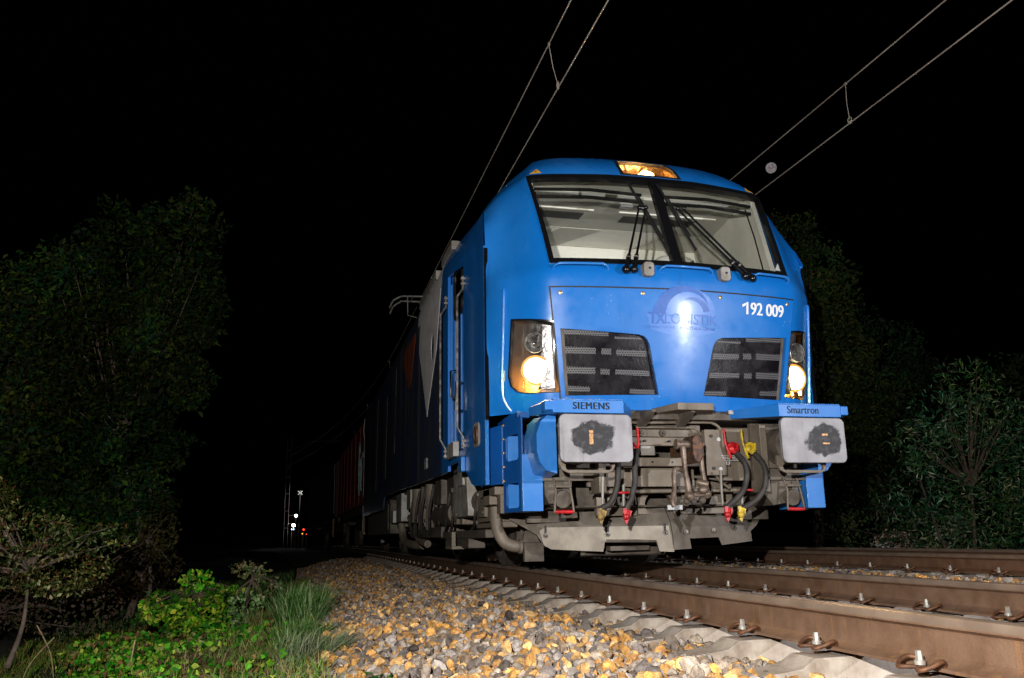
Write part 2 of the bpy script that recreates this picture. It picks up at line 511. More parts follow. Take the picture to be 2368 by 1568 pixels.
for i, r in enumerate(table):
    TB[i] = np.array([(-x, y, z) for x, y, z in r[:0:-1]]+list(r))
VF = np.array(rowsv)
def _slopes(t, f):
    # monotone (Fritsch-Carlson style) tangents
    h = np.diff(t)[:, None]; d = np.diff(f, axis=0)/h
    m = np.zeros_like(f)
    w = d[:-1]*d[1:] > 0
    hm = np.where(w, 2*d[:-1]*d[1:]/np.where(w, d[:-1]+d[1:], 1), 0)
    m[1:-1] = hm
    m[0] = d[0]; m[-1] = d[-1]
    return m
def _herm(t, f, m, x):
    i = int(np.clip(np.searchsorted(t, x)-1, 0, len(t)-2))
    h = t[i+1]-t[i]; s = (x-t[i])/h
    return (2*s**3-3*s*s+1)*f[i]+(s**3-2*s*s+s)*h*m[i]+(-2*s**3+3*s*s)*f[i+1]+(s**3-s*s)*h*m[i+1]
_MU = [_slopes(UF, TB[i]) for i in range(len(VF))]
def nose(u, v):
    row = np.array([_herm(UF, TB[i], _MU[i], u) for i in range(len(VF))])
    return _herm(VF, row, _slopes(VF, row), v)
_cache = {}
def nosep(u, v, off=0.):
    k = (round(u, 4), round(v, 4))
    if k not in _cache:
        p = nose(u, v); e = 2e-3
        n = np.cross(nose(u+e, v)-p, nose(u, v+e)-p)
        _cache[k] = (p, n/np.linalg.norm(n))
    p, n = _cache[k]
    return tuple(p+n*off)
# ---- openings
WS = [(-1.055, 2.40), (1.055, 2.40), (1.09, 3.34), (-1.09, 3.34)]
WS_L = [(-1.018, 2.442), (-.042, 2.442), (-.042, 3.298), (-1.056, 3.298)]
def mirror(p): return [(-x, z) for x, z in reversed(p)]
HLo = [(-1.325, 1.985), (-1.01, 1.925), (-.958, 1.375), (-1.20, 1.38), (-1.27, 1.40), (-1.315, 1.45), (-1.335, 1.53)]
GRo = [(-.985, 1.868), (-.36, 1.828), (-.318, 1.815), (-.292, 1.79), (-.272, 1.75), (-.192, 1.362), (-.935, 1.352)]
TLo = [(-.285, 3.365), (.285, 3.365), (.28, 3.50), (.25, 3.60), (-.25, 3.60), (-.28, 3.50)]
PANo = [(-1.062, 2.185), (-.955, 1.245), (.955, 1.245), (1.062, 2.185)]
def sheet(name, outer, holes, off, m, parent=None, step=.06, rim=0., fn=nosep, smooth=30):
    vs, fs, rm = cdt(outer, holes, step)
    V = [fn(x, z, off) for x, z in vs]
    F = list(fs)
    if rim:
        ids = {}
        for a, b in rm:
            for q in (a, b):
                if q not in ids:
                    ids[q] = len(V); V.append(fn(*vs[q], off-rim))
        F += [(b, a, ids[a], ids[b]) for a, b in rm]
    return np_part(name, V, F, m, parent)
ND = [(-1.485, 1.24), (1.485, 1.24), (1.475, 3.765), (-1.475, 3.765)]
nose_ob = sheet('cab_front', [(-1.485, 1.24), (1.485, 1.24), (1.485, 3.77), (-1.485, 3.77)], [WS, HLo, mirror(HLo), GRo, mirror(GRo), TLo], 0, BLUE, step=.045, rim=.03)
# ---- raised hatch with both grilles cut out
pan = sheet('front_hatch', PANo, [GRo, mirror(GRo)], .014, BLUE, step=.05, rim=.02)
sheet('hatch_groove', [(-1.078, 2.200), (-.967, 1.243), (-.957, 1.243), (-1.065, 2.188), (1.065, 2.188), (.957, 1.243), (.967, 1.243), (1.078, 2.200)], [], .0025, BLACK, pan, step=.08)
for x, z in ((-.99, 2.145), (-.335, 2.15), (.335, 2.15), (.99, 2.145)):
    p = Vector(nosep(x, z, .012)); q = Vector(nosep(x, z, .02))
    s = MB(); s.lathe(p, q-p, [(0, .016), (.006, .016), (.008, .010), (.010, .0)], 14); lp(s, 'screw', BRASS, pan, smooth=30)
t = lambda b: tuple(sorted(b))
# grilles
for sgn in (-1, 1):
    G = GRo if sgn < 0 else mirror(GRo)
    g = sheet('grille', G, [], -.022, GRIL, step=.06)
    for (a, b, z0, z1) in ((-.955, -.60, 1.800, 1.838), (-.55, -.33, 1.782, 1.80), (-.945, -.70, 1.655, 1.705), (-.655, -.575, 1.655, 1.702), (-.535, -.29, 1.655, 1.70),
                         (-.935, -.70, 1.500, 1.552), (-.66, -.585, 1.500, 1.545), (-.54, -.262, 1.505, 1.545), (-.93, -.74, 1.362, 1.402), (-.42, -.215, 1.365, 1.40)):
        xs = (a, b) if sgn < 0 else (-b, -a)
        sk = lambda x: (abs(x)-.25)*.035
        sheet('vent_strip', [(xs[0], z0+sk(xs[0])), (xs[1], z0+sk(xs[1])), (xs[1], z1+sk(xs[1])), (xs[0], z1+sk(xs[0]))], [], -.0185, PERF, g, step=.2)
    # thin frame lip of the grille at the outer edge
    L = [(-.985, 1.866), (-.955, 1.864), (-.908, 1.354), (-.933, 1.354)]
    sheet('grille_edge', L if sgn < 0 else mirror(L), [], -.016, GREYD, g, step=.2)
# ---- number, ghost lettering
def nose_text_(name, s, size, cx, cz, m, off, bold=0., sp=1., sx=1., slope=0., parent=None):
    vs, fs = text2d(s, size, bold, sp)
    V = [nosep(cx+x*sx, cz+y+slope*x, off) for x, y in vs]
    return np_part(name, V, fs, m, parent or pan)
def nose_text(name, s, size, cx, cz, m, off, bold=0., sp=1., sx=1., slope=0., parent=None):
    vs, fs = text2d(s, size, 0., sp)
    V, F = [], []
    for k in ([-1, 0, 1] if bold > 0 else [0]):
        b0 = len(V); V += [nosep(cx+x*sx+k*bold, cz+y+(k*.0008), off+.0002*k) for x, y in vs]; F += [tuple(b0+i for i in f) for f in fs]
    return np_part(name, V, F, m, parent or pan)
nose_text('number', '192 009', .142, .755, 2.075, WHITE, .0165, bold=.0042, sx=.86, sp=.98)
mb = MB()
for bx0 in (.541,):
    mb.add([nosep(*q, .0165) for q in ((bx0, 2.108), (bx0, 2.088), (bx0+.034, 2.104), (bx0+.034, 2.124))], [(0, 1, 2, 3)])
lp(mb, 'number', WHITE, pan, recalc=False)
nose_text('ghost_lettering', 'TX', .135, -.215, 1.955, GHOST, .0166, bold=.0055, sx=.85, sp=.80)
nose_text('ghost_lettering', 'LOGISTIK', .118, .075, 1.955, GHOST, .0166, bold=-.0005, sx=.92, sp=1.0)
nose_text('ghost_lettering', 'COMPANY OF THE', .03, -.19, 1.888, GHOST, .0166, sx=1.0)
nose_text('ghost_lettering', 'MERCITALIA GROUP', .034, .135, 1.888, GHOST, .0166, bold=.0012, sx=1.0)
def arc(cx, cz, r0, r1, a0, a1, sh=0., n=26, taper=1.):
    o, i_ = [], []
    for k in range(n+1):
        t_ = k/n; a = math.radians(a0+(a1-a0)*t_)
        w = r0+(r1-r0)*(1-t_*taper)
        o.append((cx+w*math.cos(a), cz+w*math.sin(a)*.95)); i_.append((cx+r0*math.cos(a)+0*sh, cz+r0*math.sin(a)*.95))
    return o+i_[::-1]
_p = [(-.33+.63*k/16, 1.985) for k in range(17)]
sheet('ghost_logo', [(.06+.235*math.cos(a), 1.99+.22*math.sin(a)) for a in [PI*k/24 for k in range(25)]]+[(.30, 1.87), (.02, 1.80), (-.27, 1.87), (-.30, 1.99)], [], .0153, GHOST2, pan, step=.08)
sheet('ghost_logo', arc(.05, 1.99, .195, .305, 178, 30, taper=.96), [], .0160, GHOST, pan, step=.08)
sheet('ghost_logo', arc(.06, 1.995, .125, .185, 12, 120, taper=.9), [], .0160, GHOST, pan, step=.08)

# ---- windscreen
wf = sheet('windscreen_frame', [(-1.057, 2.398), (1.057, 2.398), (1.093, 3.343), (-1.093, 3.343)], [WS_L, mirror(WS_L)], .010, BLACKG, step=.06, rim=.05)
for nm, P_ in (('l', WS_L), ('r', mirror(WS_L))):
    sheet('windscreen_pane', P_, [], -.006, GLASS_W, wf, step=.09)
sheet('pane_marking', [(.945, 2.46), (1.005, 2.46), (1.005, 2.54)], [], .001, STICK, wf, step=.2)
# ---- warning signs above the windscreen
for s_ in (-1, 1):
    a = sheet('warning_sign', [(s_*1.0-.055, 3.372), (s_*1.0+.055, 3.372), (s_*1.0, 3.445)], [], .003, STICKY, step=.2)
    sheet('flash_symbol', [(s_*1.0-.008, 3.385), (s_*1.0+.012, 3.405), (s_*1.0+.004, 3.405), (s_*1.0+.012, 3.42), (s_*1.0-.012, 3.40), (s_*1.0-.003, 3.40)], [], .005, BLACK, a, step=.2)
# ---- roof headlight
LENS_O = bpy.data.materials.new('roof_lamp_reflector'); LENS_O.use_nodes = True
_b = LENS_O.node_tree.nodes['Principled BSDF']; _b.inputs['Base Color'].default_value = (.75, .55, .35, 1); _b.inputs['Metallic'].default_value = .85; _b.inputs['Roughness'].default_value = .28
_tc = LENS_O.node_tree.nodes.new('ShaderNodeTexCoord'); _n = LENS_O.node_tree.nodes.new('ShaderNodeTexVoronoi'); _n.inputs['Scale'].default_value = 28
_bp = LENS_O.node_tree.nodes.new('ShaderNodeBump'); _bp.inputs['Strength'].default_value = .5; _bp.inputs['Distance'].default_value = .02
for a_, c_ in ((_tc.outputs['Object'], _n.inputs['Vector']), (_n.outputs['Distance'], _bp.inputs['Height']), (_bp.outputs[0], _b.inputs['Normal'])): LENS_O.node_tree.links.new(a_, c_)
WARM = emat('lit_warm_lamp', (1, .80, .45), 26)
WARM2 = emat('lit_roof_lamp', (1, .62, .22), 14)
rl = sheet('roof_headlight', TLo, [[(x*.9, 3.478+(z-3.478)*.88) for x, z in TLo]], .006, BLACK, step=.1, rim=.03)
sheet('reflector', TLo, [], -.075, LENS_O, rl, step=.04)
_wall = MB()
dl = densify(TLo, .05)
for i in range(len(dl)):
    a, b = dl[i], dl[(i+1) % len(dl)]
    _wall.add([nosep(*a, .0), nosep(*b, .0), nosep(*b, -.075), nosep(*a, -.075)], [(0, 1, 2, 3)])
lp(_wall, 'lamp_housing', LENS_O, rl)
b_ = MB()
random.seed(4)
for x, z, r in ((-.01, 3.455, .062), (.035, 3.47, .05), (-.055, 3.445, .04), (.01, 3.50, .045), (-.085, 3.42, .022), (.075, 3.44, .028), (-.03, 3.42, .03), (-.10, 3.395, .014), (.02, 3.41, .03)):
    p = nosep(x, z, -.055); b_.sphere(p, r, 12, 8, (1, .5, .8))
lp(b_, 'lamp_bulb', WARM2, rl, smooth=60)
sheet('lamp_glass', [(x*.97, z) for x, z in TLo], [], -.004, GLASS_H, rl, step=.1)
lo_ = lamp('roof_headlight_glow', 'POINT', nosep(0, 3.46, -.02), 60, (1, .45, .10), shadow_soft_size=.04)

# ---- headlights on both corners
HOUS = mat('lamp_housing', (.07, .055, .045), .45, coat=.2)
BEZ = mat('lamp_bezel', (.42, .40, .39), .3, metal=.9, col2=(.12, .11, .11), ns=24, lo=.4, hi=.62, bump=.5, bs=45)
RIMG = emat('emissive_halo_rim', (1, .42, .05), 1.3)  # self-glowing ring stands in for the orange halo at the lens edge
for sgn in (-1, 1):
    H = HLo if sgn < 0 else mirror(HLo)
    cxs = sum(p[0] for p in H)/len(H); czs = sum(p[1] for p in H)/len(H)
    inner = [(cxs+(x-cxs)*.93, czs+(z-czs)*.965) for x, z in H]
    hl = sheet('headlight', H, [inner], .004, BLACKG, step=.08, rim=.03)
    hs = MB()
    dl = densify(H, .05)
    def hp(x, z, d):   # straight back along +y from the surface
        p = nosep(x, z, 0); return (p[0], p[1]+d, p[2])
    for i in range(len(dl)):
        a, b = dl[i], dl[(i+1) % len(dl)]
        hs.add([hp(*a, .0), hp(*b, .0), hp(*b, .15), hp(*a, .15)], [(0, 1, 2, 3)])
    vs, fs, rm = cdt(H, [], .1)
    hs.add([hp(*p, .15) for p in vs], fs)
    lp(hs, 'lamp_housing', HOUS, hl)
    # textured bright bezel on the inner half
    bz = [(sgn*1.17, 1.93), (sgn*1.045, 1.905), (sgn*1.0, 1.42), (sgn*1.13, 1.41), (sgn*1.07, 1.55), (sgn*1.09, 1.70), (sgn*1.20, 1.80)]
    vs, fs, rm = cdt(bz, [], .04)
    m_ = MB(); m_.add([hp(*p, .055) for p in vs], fs); lp(m_, 'lamp_bezel', BEZ, hl)
    # upper projector lamp
    c = Vector(hp(sgn*1.155, 1.775, .05)); d = Vector((sgn*.18, -1, -.05)).normalized()
    u_ = MB(); u_.lathe(c-d*.05, d, [(0, .05), (.02, .078), (.075, .083), (.08, .078), (.062, .070), (.03, .06), (.0, .03)], 28); up = lp(u_, 'upper_lamp', LAMPC, hl, smooth=35)
    u_ = MB(); u_.sphere(c-d*.015, .022, 14, 10); lp(u_, 'lamp_bulb', CHROME, up, smooth=60)
    u_ = MB(); u_.lathe(c+d*.018, d, [(0, .076), (.014, .070), (.028, .05), (.034, .02), (.035, .0)], 28); lp(u_, 'lamp_lens', GLASS_H, up, smooth=50)
    # lower lamp, lit
    c = Vector(hp(sgn*1.140, 1.563, .065)); d = Vector((sgn*.12, -1, -.06)).normalized()
    u_ = MB(); u_.lathe(c-d*.05, d, [(0, .06), (.03, .11), (.06, .119), (.066, .113), (.05, .105), (.01, .06)], 32); lo2 = lp(u_, 'lower_lamp', CHROME, hl, smooth=35)
    u_ = MB(); u_.lathe(c+d*.0, d, [(0, .110), (.012, .108), (.026, .088), (.034, .05), (.036, .0)], 32); lp(u_, 'lit_lens', WARM, lo2, smooth=50)
    vs, fs, rm = cdt(inner, [], .07)
    sheet('lamp_cover', inner, [], -.003, GLASS_H, hl, step=.07)
    lamp('headlight_glow', 'POINT', tuple(c+d*.0+Vector((sgn*.085, 0.03, -.12))), 22, (1, .42, .06), shadow_soft_size=.03)
    u_ = MB(); u_.lathe(c+d*.018, d, [(0, .120), (.003, .119), (.003, .105), (0, .105)], 32); lp(u_, 'halo_ring', RIMG, lo2)

# ---- roof, side walls
secA = [(1.5, 2.66), (1.485, 2.82), (1.445, 3.05), (1.385, 3.18), (1.305, 3.31), (1.205, 3.44), (1.105, 3.57), (.9, 3.71), (0, 3.765)]
secB = [(1.5, 2.96), (1.497, 3.08), (1.47, 3.20), (1.41, 3.30), (1.31, 3.42), (1.20, 3.53), (1.08, 3.63), (.9, 3.73), (0, 3.80)]
sy = [.85, .93, 1.12, 1.27, 1.42, 1.6, 1.8, 1.6, 1.6]
def loft(i0, i1, ya=None, yb=None):
    # skin between the front section A (edge of the nose) and section B (3.05 m back), then straight to yb
    mb = MB()
    for s_ in (-1, 1):
        for i in range(i0, i1):
            A0, A1, B0, B1 = secA[i], secA[i+1], secB[i], secB[i+1]
            if ya is None:
                n = 6
                for k in range(n):
                    f0, f1 = k/n, (k+1)/n
                    P = lambda a, b, y0, f: (s_*(a[0]+(b[0]-a[0])*(f*f*(3-2*f))), y0+(3.05-y0)*f, a[1]+(b[1]-a[1])*(f*f*(3-2*f)))
                    mb.add([P(A0, B0, sy[i], f0), P(A1, B1, sy[i+1], f0), P(A1, B1, sy[i+1], f1), P(A0, B0, sy[i], f1)], [(0, 1, 2, 3)])
            else:
                mb.add([(s_*B0[0], ya, B0[1]), (s_*B1[0], ya, B1[1]), (s_*B1[0], yb, B1[1]), (s_*B0[0], yb, B0[1])], [(0, 1, 2, 3)])
    return mb
YE = 14.45
# cab shell (blue) with the door opening, front to y=3.1 ; skirt bottom outline
lp(loft(0, 8), 'cab_shell', BLUE_S, smooth=50)
roof = lp(loft(2, 8, 3.05, YE), 'roof', mat('roof_paint', (.02, .05, .14), .6, col2=(.05, .05, .06), ns=2), smooth=40)
def side_plate(outer, holes, x, m, name, parent=None, t_=.03, step=.25, sgn=-1):
    """a plate in the plane x, outline in (y, z)"""
    vs, fs, rm = cdt(outer, holes, step)
    V = [(sgn*x, y, z) for y, z in vs]; F = list(fs); n0 = len(V); ids = {}
    for a, b in rm:
        for q in (a, b):
            if q not in ids: ids[q] = len(V); V.append((sgn*(x-t_), vs[q][0], vs[q][1]))
    F += [(b, a, ids[a], ids[b]) for a, b in rm]
    mb = MB(); mb.add(V, F)
    return lp(mb, name, m, parent, recalc=False)
door = [(1.78, 1.0), (2.66, 1.0), (2.66, 3.0), (1.78, 3.0)]
cabo = [(.87, .69), (1.33, .71), (1.45, .735), (1.56, .79), (1.66, .845), (1.78, .86), (1.78, .98), (2.66, .98), (2.66, .93), (3.05, .93), (3.05, 2.96), (2.66, 2.958), (1.78, 2.88), (1.2, 2.76), (.87, 2.665)]
cs = side_plate(cabo, [[(1.78, 1.06), (2.66, 1.06), (2.66, 2.93), (1.78, 2.86)]], 1.5, BLUE_S, 'cab_side')
cs2 = side_plate([(y, z) for y, z in cabo], [], 1.5, BLUE_S, 'cab_side', sgn=1)
# sloping cornice above

nvo = [(3.06, .93), (5.5, .96), (7.2, 1.0), (9.4, 1.0), (9.6, .80), (YE, .80), (YE, 2.96), (3.06, 2.96)]
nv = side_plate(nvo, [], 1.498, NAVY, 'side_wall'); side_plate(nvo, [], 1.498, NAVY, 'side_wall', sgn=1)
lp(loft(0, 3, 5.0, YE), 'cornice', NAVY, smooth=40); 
for s_ in (-1, 1):
    mb = loft(0, 3, 3.05, 5.0); k_ = [i for i, p in enumerate(mb.v) if p[0]*s_ > 0]; mp_ = {i: j for j, i in enumerate(k_)}
    q_ = MB(); q_.add([mb.v[i] for i in k_], [tuple(mp_[i] for i in f) for f in mb.f if f[0] in mp_]); lp(q_, 'grey_cornice', GREYP, smooth=40)
# grey and orange livery fields (thin film on the side)
gr = side_plate([(3.12, 2.955), (4.79, 2.955), (4.88, 2.62), (4.15, 1.68), (3.98, 1.85), (3.45, 2.33), (3.30, 2.62)], [[(3.72+.10*math.cos(a), 2.42+.16*math.sin(a)) for a in [2*PI*k/16 for k in range(16)]]], 1.502, GREYP, 'grey_stripe', nv, t_=.003)
side_plate([(5.25, 2.955), (6.5, 2.955), (6.55, 2.75), (5.95, 2.32), (5.75, 2.36)], [], 1.502, ORANGEP, 'orange_stripe', nv, t_=.003)
for y, w, z0, z1 in ((7.6, .5, 1.6, 2.95), (9.0, .7, 1.3, 2.7), (10.9, .6, 1.2, 2.95)):  # brown bands: reflections on the smooth side, put into the colour
    side_plate([(y, z1), (y+w, z1), (y+w*.8, z0), (y+w*.3, z0)], [], 1.502, mat('brown_reflection', (.05, .042, .036), .6, col2=(.03, .027, .03), ns=5), 'reflection_band', nv, t_=.003)
# rear end and floor
mb = MB(); mb.bx(-1.49, 1.49, YE-.02, YE, .8, 3.1); mb.bx(-1.35, 1.35, 1.2, YE, .95, 1.0); lp(mb, 'underframe', GREYD)
# joint line between nose and side
mb = MB(); mb.bx(-1.501, -1.47, .850, .858, 1.2, 2.64); mb.bx(1.47, 1.501, .850, .858, 1.2, 2.64); lp(mb, 'body_joint', DULLB)
# roof edge boxes
mb = MB(); mb.bx(-1.49, -1.40, 2.5, 3.15, 3.19, 3.29); mb.bx(-1.50, -1.42, 3.5, 4.9, 3.17, 3.28)
lp(mb, 'roof_edge_strip', GREYL, bevel=.01)
# door with window, handles, recess
dr = side_plate([(1.77, 1.05), (2.67, 1.05), (2.67, 2.95), (1.77, 2.90)], [], 1.462, BLUE_S, 'cab_door', t_=.02)
mb = MB()
for yy in (1.80, 1.82, 2.08, 2.42, 2.62): mb.bx(-1.474, -1.46, yy-.008, yy+.008, 1.1, 2.84)
lp(mb, 'door_rib', BLUE_C, dr)
wo = rrect(1.99, 2.42, 2.38, 2.93, .12)
wi = rrect(2.03, 2.38, 2.42, 2.89, .09)
side_plate(wo, [wi], 1.485, BLACKG, 'window_frame', dr, t_=.025, step=.06)
side_plate(wi, [], 1.475, GLASS_D, 'window_pane', dr, t_=.002, step=.2)
mb = MB(); mb.tube([(-1.49, 2.2, 1.86), (-1.55, 2.2, 1.85), (-1.55, 2.2, 1.60), (-1.49, 2.2, 1.58)], .010); mb.bx(-1.52, -1.47, 2.16, 2.24, 1.555, 1.60); lp(mb, 'door_handle', CHROME, dr, smooth=40)
mb = MB(); mb.tube([(-1.47, 1.96, 1.69), (-1.54, 1.94, 1.70), (-1.545, 1.94, 1.44), (-1.47, 1.96, 1.43)], .014); lp(mb, 'door_handle', CHROME, dr, smooth=40)
for yy, zt in ((1.73, 2.66), (2.71, 2.74)):
    mb = MB()
    x1, x2 = -1.515, -1.57
    mb.tube([(x1, yy, zt), (x1, yy, zt-.12), (x2, yy, zt-.2), (x2, yy, 1.25), (x1, yy, 1.16), (x1, yy, 1.06)], .011, n=8)
    mb.bx(x1-.02, -1.49, yy-.02, yy+.02, zt-.035, zt-.015); mb.bx(x1-.02, -1.49, yy-.02, yy+.02, zt-.085, zt-.065)
    mb.bx(x1-.02, -1.49, yy-.02, yy+.02, 1.075, 1.095); mb.bx(x1-.02, -1.49, yy-.02, yy+.02, 1.12, 1.14)
    lp(mb, 'door_handrail', STEEL, smooth=40)
# round socket plate, label, step lamp
mb = MB(); mb.prism(rrect(1.10, 1.32, 1.02, 1.22, .04), 'x', -1.507, -1.50); sk = lp(mb, 'socket_plate', GREYL)
mb = MB(); mb.lathe((-1.507, 1.20, 1.12), (-1, 0, 0), [(0, .075), (.012, .072), (.014, .05), (.006, .045), (.006, 0)], 20); lp(mb, 'socket', RUST, sk, smooth=30)
mb = MB(); mb.bx(-1.503, -1.499, 4.12, 4.32, 1.08, 1.20); lb = lp(mb, 'data_label', STICK)
mb = MB()
for zz in (1.10, 1.13, 1.16, 1.18): mb.bx(-1.5045, -1.5035, 4.15, 4.29, zz-.004, zz+.004)
lp(mb, 'print_lines', BLACK, lb)
mb = MB(); mb.bx(-1.56, -1.50, 2.02, 2.35, 1.02, 1.16); lp(mb, 'door_step', GREYL, bevel=.01)
mb = MB(); mb.bx(-1.54, -1.50, 1.72, 1.86, .86, .99); lp(mb, 'side_lamp', BLUE_C, bevel=.008)
# ---- nose corner handrails
for s_ in (-1, 1):
    mb = MB()
    pa = spline([(s_*1.38, .76, 2.225), (s_*1.378, .67, 2.225)], 2)+spline([(s_*1.378, .668, 2.21), (s_*1.38, .725, 1.8), (s_*1.38, .775, 1.44), (s_*1.36, .775, 1.33), (s_*1.31, .76, 1.25)], 6)
    mb.tube(pa, .014, n=10); lp(mb, 'corner_handrail', BLUE_C, smooth=50)
mb = MB(); mb.bx(-1.447, -1.445, .722, .775, 1.50, 1.60); 
mb = MB(); a = sheet('nose_label', [(-1.375, 1.50), (-1.352, 1.50), (-1.352, 1.585), (-1.375, 1.585)], [], .002, STICK, step=.2)
# ---- grab bars under the windscreen
for x0, x1 in ((-1.04, -.60), (-.18, .29), (.66, 1.04)):
    mb = MB(); n = 8
    pts = [Vector(nosep(x0, 2.345, -.005)), Vector(nosep(x0+.015, 2.352, .03))]+[Vector(nosep(x0+.05+(x1-x0-.1)*k/n, 2.358, .045)) for k in range(n+1)]+[Vector(nosep(x1-.015, 2.352, .03)), Vector(nosep(x1, 2.345, -.005))]
    mb.tube(pts, .011, n=8); lp(mb, 'grab_bar', BLUE_C, smooth=50)
# ---- wiper bearings and wipers
for x in (-.29, .38):
    p = nosep(x, 2.34, 0)
    mb = MB(); mb.prism(rrect(x-.045, x+.045, 2.28, 2.40, .03), 'y', p[1]-.062, p[1]+.02); bx_ = lp(mb, 'wiper_bearing_cover', GREYL, bevel=.008)
    mb = MB(); mb.cyl((x+.005, p[1]-.070, 2.345), (x+.005, p[1]-.06, 2.345), .009); lp(mb, 'keyhole', BLACK, bx_)
def onws(x, z, off): return Vector(nosep(x, z, off))
def wiper(pivs, top, blade, wd=.011):
    w = None
    for i, (px, pz) in enumerate(pivs):
        mb = MB()
        a = onws(px, pz, .05); b = onws(top[i][0], top[i][1], .05)
        q = a.lerp(b, .22)
        mb.tube([a, q], [.020, .017], n=10); mb.tube([q, b], [.011, .0085], n=8)
        mb.sphere(tuple(onws(px, pz, .045)), .034, 14, 10)
        o = lp(mb, 'wiper_arm', BLACKG, w, smooth=50)
        if w is None: w = o
        mb = MB(); r_ = a.lerp(b, .17); mb.cyl(r_, a.lerp(b, .185), .021); lp(mb, 'arm_ring', STEEL, w)
    mb = MB(); mb.tube([onws(top[0][0], top[0][1], .05), onws(top[1][0], top[1][1], .05)], .014); 
    for tx, tz in top: mb.sphere(tuple(onws(tx, tz, .06)), .02, 10, 8)
    lp(mb, 'blade_clamp', BLACKG, w, smooth=50)
    mb = MB(); n = 10
    P = [onws(blade[0][0]+(blade[1][0]-blade[0][0])*k/n, blade[0][1]+(blade[1][1]-blade[0][1])*k/n, .03) for k in range(n+1)]
    mb.tube(P, wd, n=6); mb.tube([p+Vector((.018, -.01, 0)) for p in P[2:-2]], .007, n=6)
    lp(mb, 'wiper_blade', BLACK, w, smooth=50)
wiper([(-.475, 2.318), (-.41, 2.322)], [(-.235, 2.94), (-.175, 2.945)], [(-.262, 3.23), (-.065, 2.50)])
wiper([(.565, 2.325), (.63, 2.315)], [(.115, 2.965), (.175, 2.97)], [(.005, 3.24), (.185, 2.56)])

# ---- cab interior seen through the glass
ci = MB(); 
ci.hexa([(-1.06, .90, 3.36), (1.06, .90, 3.36), (1.02, .98, 3.39), (-1.02, .98, 3.39)], [(-1.30, 2.62, 3.36), (1.30, 2.62, 3.36), (1.25, 2.62, 3.39), (-1.25, 2.62, 3.39)])
inn = lp(ci, 'cab_ceiling', CREAM)
mb = MB(); mb.bx(-1.34, 1.34, 2.60, 2.64, 2.0, 3.36); lp(mb, 'cab_rear_wall', CABL)
mb = MB()
for s_ in (-1, 1):
    mb.hexa([(s_*1.05, .60, 2.3), (s_*1.10, .60, 2.3), (s_*1.09, .94, 3.36), (s_*1.05, .94, 3.36)], [(s_*1.36, 2.6, 2.3), (s_*1.40, 2.6, 2.3), (s_*1.32, 2.6, 3.36), (s_*1.29, 2.6, 3.36)])
lp(mb, 'cab_inner_wall', CREAM)
mb = MB(); mb.bx(-1.05, 1.05, .50, 1.2, 2.38, 2.41); lp(mb, 'cab_desk', CABG)
# ceiling panels, vents, light strips
mb = MB(); mb.bx(-1.22, 1.22, 1.18, 2.0, 3.33, 3.359); cp = lp(mb, 'ceiling_panel', CABG, inn, bevel=.004)
mb = MB(); mb.bx(-1.15, -.35, 1.60, 1.76, 3.322, 3.331); mb.bx(.06, .82, 1.60, 1.76, 3.322, 3.331); lp(mb, 'ceiling_vent', CABD, inn)
mb = MB(); mb.bx(-1.2, -.28, 1.50, 1.525, 3.318, 3.331); mb.bx(-.02, 1.0, 1.50, 1.525, 3.318, 3.331); lp(mb, 'ceiling_trim', CABL, inn)
mb = MB(); mb.bx(-.10, .03, 1.27, 1.33, 3.285, 3.331); lp(mb, 'ceiling_lamp', STICK, inn, bevel=.01)
mb = MB()
for p_ in ([(-1.15, 2.02), (-.45, 2.02), (-.75, 2.56), (-1.25, 2.56)], [(-.02, 2.02), (.75, 2.02), (.5, 2.56), (-.35, 2.56)]):
    mb.prism(p_, 'z', 3.335, 3.3595)
lp(mb, 'ceiling_field', CABL, inn)
mb = MB(); mb.prism([(-.45, 2.02), (-.02, 2.02), (-.35, 2.56), (-.75, 2.56)], 'z', 3.325, 3.3595); lp(mb, 'ceiling_duct', CABG, inn)
mb = MB(); mb.bx(-1.3, -.6, 2.57, 2.60, 3.12, 3.19); mb.bx(-.15, .5, 2.56, 2.60, 3.12, 3.20); lp(mb, 'wall_trim', CABL, inn)
# sun blinds: two black rods across each pane
mb = MB()
for x0, x1 in ((-1.04, -.07), (.07, 1.03)):
    for z, r in ((3.225, .015), (3.155, .015)):
        mb.tube([(x0, .84+abs(x0)*.06, z), ((x0+x1)/2, .82, z), (x1, .84+abs(x1)*.06, z)], r, n=10)
lp(mb, 'sun_blind_rod', DULL, smooth=50)
mb = MB(); mb.tube([(.98, .90, 3.19), (1.03, .86, 2.9), (1.0, .70, 2.5)], .006); mb.tube([(-1.03, .9, 3.2), (-1.02, .7, 2.5)], .006); lp(mb, 'blind_cord', DULL)
# driver's seat back and rounded side panel on the right
mb = MB(); mb.prism(rrect(.42, .92, 2.35, 3.02, .16), 'y', 1.75, 1.9); lp(mb, 'seat_back', CABG, bevel=.05, seg=3)
mb = MB(); mb.tube([(.42, 1.3, 2.40), (.50, 1.3, 2.72), (.62, 1.3, 2.80), (.66, 1.3, 2.70), (.66, 1.3, 2.4)], .012); lp(mb, 'desk_bracket', BLACK, smooth=50)

# the headlights throw their warm beams forward along the track
for s_ in (-1, 1):
    lamp('headlight_beam', 'SPOT', (s_*1.135, .40, 1.555), 80, (1, .60, .24), target=(s_*1.0, -12, -.6), spot_size=math.radians(100), spot_blend=1.0, shadow_soft_size=.08)
